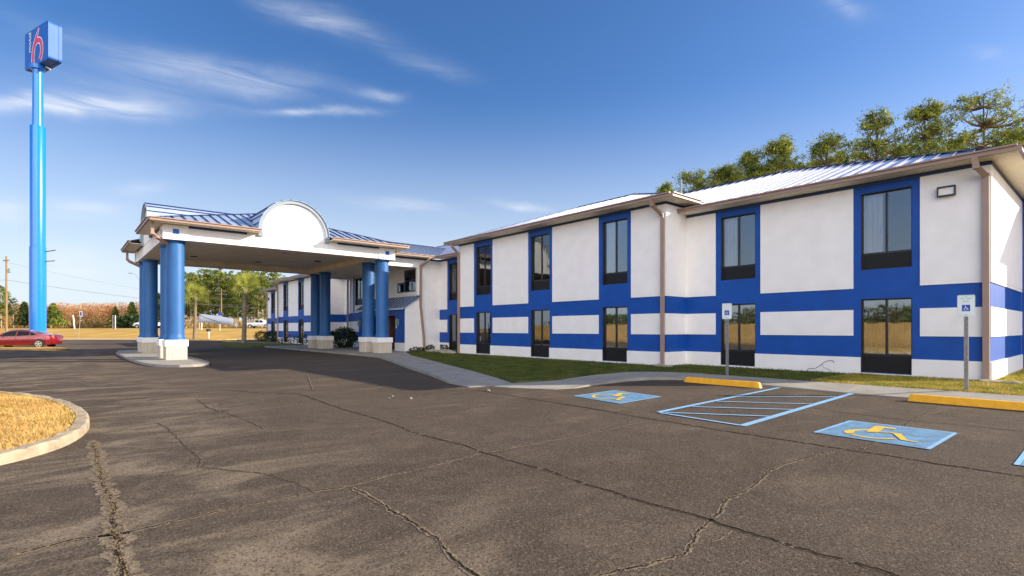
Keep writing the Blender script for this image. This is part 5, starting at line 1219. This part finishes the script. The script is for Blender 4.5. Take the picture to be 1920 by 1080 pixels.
# rust-coloured winter wood: one mass, far off
def wood():
    V = []; mi = []; T_ = MB()
    r = random.Random(5)
    n = 420
    for i in range(n):
        px_ = r.uniform(-60, 345); D = r.uniform(178, 215); H = 7.6*r.uniform(.78, 1.22)*(1+.10*(px_/345))
        x, y = ld((px_-960)/FPX*D, D); z = 1.6; w = r.uniform(1.3, 2.6); m_ = 0 if r.random() < .55 else 1
        k = 260; f = NR.random(k)**.75; ang = NR.uniform(0, 2*pi, k); rad = w*np.sqrt(NR.random(k))*np.sqrt(np.clip(1-((f-.6)/.62)**2, .03, 1))
        P = np.c_[x+rad*np.cos(ang), y+rad*np.sin(ang), z+.12*H+f*H*.88]
        q = quads(P, .21); V.append(q); mi += [m_]*k
        T_.tube([(x, y, z-.3), (x+r.uniform(-.4, .4), y, z+H*.9)], [.11, .03], 4, cap=False)
        for _ in range(2):
            zz_ = z+H*r.uniform(.3, .6); T_.tube([(x, y, zz_), (x+r.uniform(-1.5, 1.5), y+r.uniform(-1, 1), zz_+H*.3)], [.06, .02], 3, cap=False)
    # undergrowth
    for i in range(200):
        px_ = r.uniform(-60, 345); D = r.uniform(165, 178); x, y = ld((px_-960)/FPX*D, D); k = 60
        P = np.c_[x+NR.normal(0, 1.3, k), y+NR.normal(0, 1, k), 1.6+np.abs(NR.normal(0, 1.5, k))]; V.append(quads(P, .4)); mi += [2]*k
    V = np.concatenate(V); o = tri_mesh('winter_wood', V, np.arange(len(V)).reshape(-1, 3), ['rust', 'rust2', 'scrub'], None, mi)
    tag(o, 'rust-coloured leafless winter wood beyond the highway at left', 'woodland', kind='stuff')
    o2 = T_.build('winter_wood_trunks', 'greybark'); tag(o2, 'pale thin trunks inside the rust-coloured winter wood', 'woodland', kind='stuff')
wood()
def scrub(name, p0, p1, D0, D1, n, h, nd, label):
    V = []
    for i in range(n):
        px_ = R.uniform(p0, p1); D = R.uniform(D0, D1); x, y = ld((px_-960)/FPX*D, D); k = 50
        V.append(quads(np.c_[x+NR.normal(0, 1.0, k), y+NR.normal(0, .8, k), zter(D)+np.abs(NR.normal(0, h, k))], .3))
    V = np.concatenate(V); tag(tri_mesh(name, V, np.arange(len(V)).reshape(-1, 3), [nd]), label, 'undergrowth', kind='stuff')
scrub('pine_undergrowth', 335, 530, 150, 163, 120, 1.3, 'scrub', 'tawny undergrowth along the foot of the pine stand')
scrub('field_weeds', 345, 520, 126, 135, 60, .45, 'scrub', 'dry weeds along the highway edge')
# foundation shrubs by the motel
def shrub(x, y, h, w, label, nd='shrub', n=700, leaf=.07, group='low shrubs along the motel walls', z=.08):
    f = NR.random(n); th = np.arccos(1-2*f); ang = NR.uniform(0, 2*pi, n); rr = NR.uniform(.72, 1.04, n)*(1+.12*np.sin(ang*6+th*5))
    P = np.c_[rr*w*np.sin(th)*np.cos(ang), rr*w*np.sin(th)*np.sin(ang), h*.5+rr*h*.5*np.cos(th)]; P = P[P[:, 2] > 0]
    tr = MB()
    for k in range(4): a = k*1.57; tr.tube([(0, 0, -.05), (w*.4*cos(a), w*.4*sin(a), h*.6)], [.02, .008], 5)
    t = thing('shrub', label, 'shrub', (x, y, z), group); WOFF[t.name] = (0, 0, 0); tr.build('stem', 'bark', t); V = quads(P, leaf); tri_mesh('foliage', V, np.arange(len(V)).reshape(-1, 3), [nd], t)
shrub(15.9, 37.6, 1.5, .95, 'big round dark bush between the two right-hand column pairs', n=2600, leaf=.08, z=.1)
shrub(18.1, 66.5, 1.2, .85, 'clipped round dark bush at the far end of the motel', n=1500)
shrub(18.3, 63.2, 1.2, .9, 'dark round bush next to the clipped one at the far wing', n=1500)
shrub(17.9, 60.5, .8, .55, 'small dark bush at the corner of the far bay', n=600)
shrub(16.9, 55.2, .55, .5, 'sparse reddish bush below the second far window', 'redshrub', 260)
shrub(16.9, 52.6, .9, .45, 'spindly upright bush between the far windows', 'redshrub', 260)
shrub(16.8, 49.0, 1.0, .6, 'loose dark bush left of the far pedestals', n=500)
shrub(17.9, 28.9, .42, .28, 'small spiky shrub nearest the entrance wall', n=260, leaf=.06)
shrub(18.1, 27.6, .48, .28, 'small spiky shrub in the middle of the rock row', n=260, leaf=.06)
shrub(18.0, 26.1, .45, .30, 'small spiky shrub nearest the downspout', n=260, leaf=.06)
shrub(17.1, 29.2, .28, .5, 'low dark plant at the foot of the bent downspout', n=300, leaf=.06)
def rock(x, y, w, h, lab, m='rock', seed=0):
    r = random.Random(seed); bm = bmesh.new(); bmesh.ops.create_icosphere(bm, subdivisions=3, radius=1)
    for v_ in bm.verts: k = 1+.12*sin(v_.co.x*3+seed)+.1*sin(v_.co.y*5+seed*2)+r.uniform(-.03, .03); v_.co = (v_.co.x*k*w*.6, v_.co.y*k*w, v_.co.z*k*h)
    me = bpy.data.meshes.new('rock'); bm.to_mesh(me); bm.free(); me.materials.append(M[m]); o = bpy.data.objects.new('rock', me); COL.objects.link(o); o.location = (x, y, .10+h*.3); tag(o, lab, 'rock', 'edging rocks by the wall'); return o
rock(17.4, 27.9, .55, .12, 'flat pale rock left of the others in the planting bed', seed=1); rock(17.6, 26.8, .5, .12, 'flat pale rock between the other two', seed=2); rock(17.1, 25.6, .6, .13, 'flat pale rock nearest the bay corner', seed=3)
rock(17.25, 11.5, .34, .06, 'pale splash stone under the near downspout', seed=4); rock(17.1, 11.1, .2, .045, 'small splash stone in front of the near downspout', seed=5)
rock(18.6, 2.35, .3, .05, 'pale splash stone at the sunlit building corner', seed=6); rock(18.45, 1.9, .2, .05, 'small pale stone on the grass by the sunlit corner', seed=8)
# pebbles lying on the lot
for i, (px_, py_, s_) in enumerate(((770, 748.5, .045), (736, 743.5, .03), (916, 733, .05), (730, 746.5, .02))):
    D = CAMH*FPX/(py_-YHOR); x, y = ld((px_-960)/FPX*D, D); o = rock(x, y, s_, s_*.6, 'white pebble number of a few scattered on the open asphalt', seed=20+i); o.location.z = s_*.3
    o['label'] = 'small white pebble lying on the open asphalt'; o['group'] = 'white pebbles on the asphalt'

# ------------------------------------------------------------------ what the windows mirror: fence, trees and a shed across the lot
def fence():
    t = thing('wooden_fence', 'board fence across the lot, seen mirrored in the ground floor windows', 'fence', (-22, 0, 0))
    mb = MB(); y = -30
    while y < 62: w = .14; mb.box(-22+R.uniform(-.01, .01), y, 0, -21.975, y+w, 2.1+R.uniform(-.03, .03)); y += w+.008
    mb.build('boards', 'fencewood', t); mb = MB()
    for z in (.35, 1.45): mb.box(-21.97, -30, z, -21.92, 62, z+.09)
    mb.build('rail', 'fencewood', t)
M['fencewood'] = mat('fence_boards', (.20, .12, .05), .85, .2, var=.35, vscale=2, stretch=(1, 6, .25), var2=(.50, .34, .14))
fence()
mb = MB(); mb.prism([(-60, -40), (-14, -40), (-14, 62), (-60, 62)], -.03, .06); struct(mb, 'side_lawn', 'lawn_dry')
V = []
for i in range(150):
    x, y = -R.uniform(24.5, 30), R.uniform(-30, 62); h = R.uniform(2.0, 4.2); k = 150
    V.append(quads(np.c_[x+NR.normal(0, .8, k), y+NR.normal(0, .9, k), h*NR.random(k)**.7], .32))
V = np.concatenate(V); tag(tri_mesh('side_thicket', V, np.arange(len(V)).reshape(-1, 3), ['needlesdark']), 'dark evergreen thicket behind the board fence, mirrored in the ground floor windows', 'undergrowth', kind='stuff')
